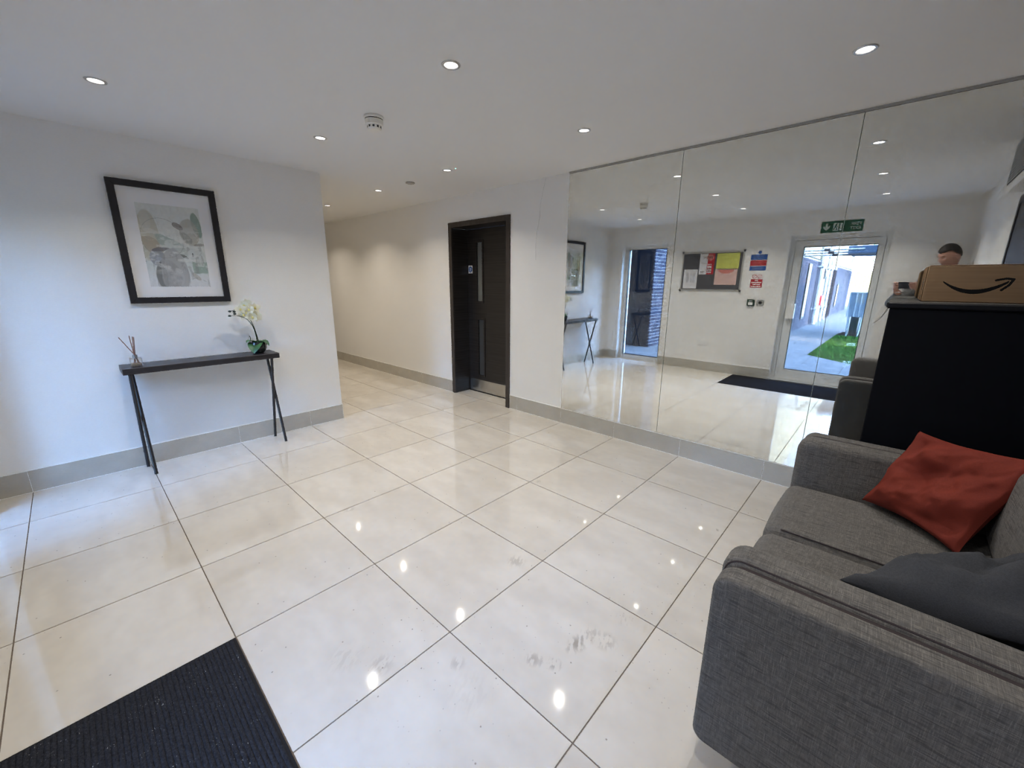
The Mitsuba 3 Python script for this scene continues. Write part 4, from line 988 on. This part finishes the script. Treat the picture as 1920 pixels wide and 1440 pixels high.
labels[gk_]['kind'] = 'stuff'
struct('ground_bed', ext(bed, .1).apply_translation([0, 0, GZ - .09]), mat('bark', diffuse((.022, .018, .016))), 'dark bark bed behind the lawn', 'ground')

# dark brick pier outside the tall window
def brick_fn(a, b):
    return lambda p, n, uv: mix(a, b, fbm(p.x * 22, p.y * 22, p.z * 22, 3))
BR = [mat(f'brick_{k}', diffuse(proc(brick_fn(a, b)))) for k, (a, b) in enumerate([((.030, .032, .048), (.060, .062, .085)), ((.042, .044, .062), (.085, .088, .115)), ((.022, .024, .036), (.048, .05, .070))])]
BRD = mat('brick_painted_shade', diffuse(proc(brick_fn((.012, .013, .018), (.024, .025, .033)))))  # end-face brick, overhang shade painted into its darker colour
M_MORTAR = mat('mortar', diffuse((.34, .34, .36)))
struct('wall_pier', box(-2.6, -1.166, -7.2, -2.236, GZ - .05, 11), M_MORTAR, 'dark brick wall outside the tall window, seen in the mirror', 'wall')
part('wall_pier', 'shade_painted_pointing', box(-2.6, -1.19, -2.237, -2.2345, GZ, 2.6), mat('mortar_painted_shade', diffuse((.018, .019, .024))), smooth=False)  # mortar sheet coloured dark to paint shade onto the end face
for c in range(34):
    z = GZ + .005 + c * .075
    off = .112 if c % 2 else 0
    y = -2.23 + off * 0
    ys = [-2.23] + [-2.23 - (.1025 if c % 2 else .215) - .225 * k - .005 for k in range(6)]
    for a, b in zip(ys[:-1], ys[1:]):
        part('wall_pier', 'brick', box(-1.19, -1.160 + .002 * rng.random(), b + .005, a - (.005 if a < -2.23 else -.0), z, z + .065, .003), BR[int(rng.integers(3))], smooth=False)
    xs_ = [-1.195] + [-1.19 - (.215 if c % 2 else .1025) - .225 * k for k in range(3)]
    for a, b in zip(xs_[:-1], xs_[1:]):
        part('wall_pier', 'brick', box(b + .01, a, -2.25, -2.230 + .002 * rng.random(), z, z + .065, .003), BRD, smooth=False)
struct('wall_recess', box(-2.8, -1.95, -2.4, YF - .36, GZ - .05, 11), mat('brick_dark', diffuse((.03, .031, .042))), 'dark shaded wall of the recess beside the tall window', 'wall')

# courtyard building on the far left of the path
BXW = .62
struct('wall_courtyard', box(-6, BXW - .012, -26, -7.2, GZ - .05, 11), M_MORTAR, 'brick and cream clad building along the garden path, seen through the glass door', 'building')
far_bricks = []
for c in range(30):
    z = GZ + .005 + c * .075
    y = -7.2 - (.112 if c % 2 else 0)
    while y > -25.7:
        if not (-17.9 < y < -15.9) : far_bricks.append(box(BXW - .03, BXW, y - .215, y, z, z + .065))
        y -= .225
part('wall_courtyard', 'brick', cat(*far_bricks), BR[1], smooth=False, kind='stuff')
M_CLAD = mat('cladding', diffuse(proc(lambda p, n, uv: mix((.30, .25, .165), (.40, .345, .24), fbm(p.x * 3, p.y * 3, p.z * 3, 3)))))
for k in range(16):
    y1 = -7.2 - k * 1.16
    for zz in (2.27, 3.42, 4.57):
        part('wall_courtyard', 'cladding_panel', box(BXW - .02, BXW + .02, y1 - 1.15, y1, zz, zz + 1.14, .004), M_CLAD, smooth=False)
M_WINREFL = mat('window_sun_reflection', principled((.62, .58, .44), .3))  # cream colour paints in sunlight reflected by the panes
for (y0, y1, z0, z1) in ((-10.25, -9.85, .35, 1.98), (-19.6, -19.2, .4, 1.35)):
    wf_ = part('wall_courtyard', 'window', box(BXW - .01, BXW + .03, y0 - .08, y1 + .08, z0 - .08, z1 + .08, .004), M_BLACK, smooth=False)
    part(wf_, 'pane', box(BXW + .028, BXW + .034, y0, y1, z0, z1), M_WINREFL, smooth=False)
dk = part('wall_courtyard', 'doorway', box(BXW - .03, BXW + .012, -17.9, -16.1, GZ, 2.05, .004), mat('door_dark', diffuse((.022, .02, .024))), label='dark doorway')
part('wall_courtyard', 'pilaster', box(BXW - .02, BXW + .09, -13.6, -12.3, GZ, 3.2, .006), mat('stone', diffuse((.25, .225, .185))), smooth=False)
M_PIPE = mat('white_pipe', principled((.42, .45, .48), .4))
for n_, (yy, x) in enumerate(((-11.95, .74), (-13.75, .735), (-14.9, .72))):
    dp = thing('downpipe', ['white downpipe nearest the glass door on the brick building', 'white downpipe beyond the wall lamp on the brick building', 'white downpipe beside the dark doorway'][n_], 'pipe', 'white downpipes on the brick building')
    part(dp, 'pipe', tube([(x, yy, GZ + .02), (x, yy, 1.5), (x, yy, 3.2)], .085 if n_ == 0 else .06, 14), M_PIPE)
    for zz in (.5, 2.0):
        part(dp, 'bracket', box(BXW + .003, x + .06, yy - .11, yy + .11, zz, zz + .05, .004), M_PIPE, smooth=False)
wl = thing('wall_lamp', 'dark oval wall lamp between the white downpipes on the brick building', 'lamp')
part(wl, 'backplate', rbox(BXW + .08, BXW + .14, -13.25, -12.85, 1.62, 1.98, .02), M_BLACK)
part(wl, 'diffuser', rbox(BXW + .13, BXW + .20, -13.2, -12.9, 1.68, 1.92, .03), M_WHITE)
rs = thing('red_call_point', 'red box on the brick building below the wall lamp', 'sign')
part(rs, 'box', rbox(BXW + .085, BXW + .16, -13.25, -12.9, .62, .98, .01), mat('red_box', principled((.50, .03, .04), .4)))
part(rs, 'label', box(BXW + .159, BXW + .163, -13.18, -12.97, .7, .9), M_SIGNWHITE, smooth=False)
cp = thing('entrance_canopy', 'dark steel canopy with three rods high over the garden path', 'canopy')
M_CANOPY = mat('canopy_blue', principled((.05, .09, .15), .4))
part(cp, 'roof_slab', box(1.70, 3.6, -9.6, -8.0, 2.22, 2.42, .01), M_CANOPY, smooth=False)
part(cp, 'front_beam', box(1.60, 3.6, -8.0, -7.93, 2.165, 2.20, .004), M_BLACK, smooth=False)
for k, z in enumerate((2.335, 2.28, 2.23)):
    part(cp, 'rod', tube([(BXW + .02, -8.0 - .28 * k, z), (2.05, -8.0 - .28 * k, z)], .022, 10), M_PIPE)
    part(cp, 'rod_bracket', box(1.17 + .07 * k, 1.30 + .07 * k, -8.04 - .28 * k, -7.96 - .28 * k, z - .035, z + .035, .006), M_BLACK, smooth=False)
part(cp, 'post', tube([(2.9, -8.8, GZ + .002), (2.9, -8.8, 2.22)], .05, 12), M_CANOPY)
gp = thing('steel_planter', 'tall blue-grey steel planter on splayed legs at the end of the lawn', 'planter')
M_PLANTER = mat('planter_steel', principled((.15, .21, .28), .4, .3))
pw = [(1.935, .50), (2.262, .50), (2.285, 1.185), (1.918, 1.185)]
part(gp, 'tub', frame3(ext(sg.Polygon(pw), .42), (0, -8.45, 0), (1, 0, 0), (0, 0, 1)), M_PLANTER, smooth=False)
for x in (1.90, 2.05, 2.16, 2.27):
    part(gp, 'rib', box(x, x + .025, -8.453, -8.435, .50, 1.18, .003), mat('planter_edge', principled((.32, .40, .48), .35, .3)) if x == 1.90 else 'mat_planter_edge', smooth=False)
for y in (-8.47, -8.83):
    for xa, xb in ((1.955, 1.985), (2.255, 2.225)):
        part(gp, 'leg', tube([(xa, y, .52), (xb, y, GZ - .08)], .017, 10), 'mat_planter_edge')
part(gp, 'inner_tank', box(2.02, 2.20, -8.8, -8.5, .05, .50, .005), M_BLACK, smooth=False)
fn = thing('garden_fence', 'sunlit yellow wooden fence at the end of the garden path', 'fence')
M_FENCE = mat('fence_wood', diffuse((.42, .32, .13)))
for k in range(40):
    part(fn, 'board', box(.2 + k * .2, .2 + k * .2 + .19, -30.05, -30, GZ, 2.3 + .03 * rng.random(), .003), M_FENCE, smooth=False)
# trees
M_BARKT = mat('trunk', diffuse((.09, .065, .045)))
def tree(x, y, hgt, rad, nleaf, label, colors, zlow, name='tree'):
    t = thing(name, label, 'tree', 'garden trees')
    part(t, 'trunk', tube([(x, y, GZ - .02), (x + .04, y + .03, hgt * .35), (x - .03, y, hgt * .75)], [.10, .075, .03], 10), M_BARKT)
    for k in range(5):
        a = 2 * math.pi * k / 5 + .4
        part(t, 'branch', tube([(x + .02, y, hgt * (.3 + .06 * k)), (x + .5 * rad * math.cos(a), y + .5 * rad * math.sin(a), hgt * (.45 + .08 * k)), (x + .85 * rad * math.cos(a), y + .85 * rad * math.sin(a), hgt * (.52 + .09 * k))], [.045, .03, .012], 7), M_BARKT)
    d = rng.normal(size=(nleaf, 3)); d /= np.linalg.norm(d, axis=1, keepdims=True)
    r = rng.random(nleaf) ** .45
    lump = .75 + .5 * meshkit.fbm(d * 2.2 + 5, 3, int(x * 7) % 50)
    cz = (zlow + hgt) / 2
    pc = np.array([x, y, cz]) + d * (r * lump)[:, None] * np.array([rad, rad, (hgt - zlow) / 2])
    nrm = rng.normal(size=(nleaf, 3)) + d * .6; nrm /= np.linalg.norm(nrm, axis=1, keepdims=True)
    a = np.cross(nrm, rng.normal(size=(nleaf, 3))); a /= np.linalg.norm(a, axis=1, keepdims=True); b = np.cross(nrm, a)
    L, w = (.075 + .05 * rng.random((nleaf, 1))), .035
    Vv = np.stack([pc - a * L, pc + b * w, pc + a * L, pc - b * w], 1).reshape(-1, 3)
    k4 = np.arange(nleaf)[:, None] * 4
    Ff = np.vstack([k4 + [0, 1, 2], k4 + [0, 2, 3]])
    part(t, 'foliage', trimesh.Trimesh(Vv, Ff, process=False), colors, smooth=False, kind='stuff')
def leafmat(n_, c): return mat(n_, {'type': 'principledthin', 'base_color': {'type': 'rgb', 'value': c}, 'roughness': .5, 'diff_trans': .7})
LA, LB, LC = leafmat('leaf_green', [.13, .22, .035]), leafmat('leaf_yellow', [.26, .28, .04]), leafmat('leaf_dark', [.05, .11, .03])
tree(4.3, -6.6, 4.6, 1.35, 5200, 'leafy green tree on the lawn, reflected in the glass of the framed print', LA, .9)
tree(6.6, -9.4, 5.6, 2.0, 6000, 'yellow-green tree behind the lawn', LB, .8)
tree(8.6, -5.2, 5.0, 1.8, 4500, 'dark green tree at the side of the lawn', LC, .6)
tree(3.3, -24.0, 6.5, 2.1, 4200, 'yellow-green tree in front of the fence at the end of the path', LB, 1.2)
tree(6.8, -18.0, 7.0, 2.4, 3600, 'tall green tree far behind the lawn', LA, 1.0)
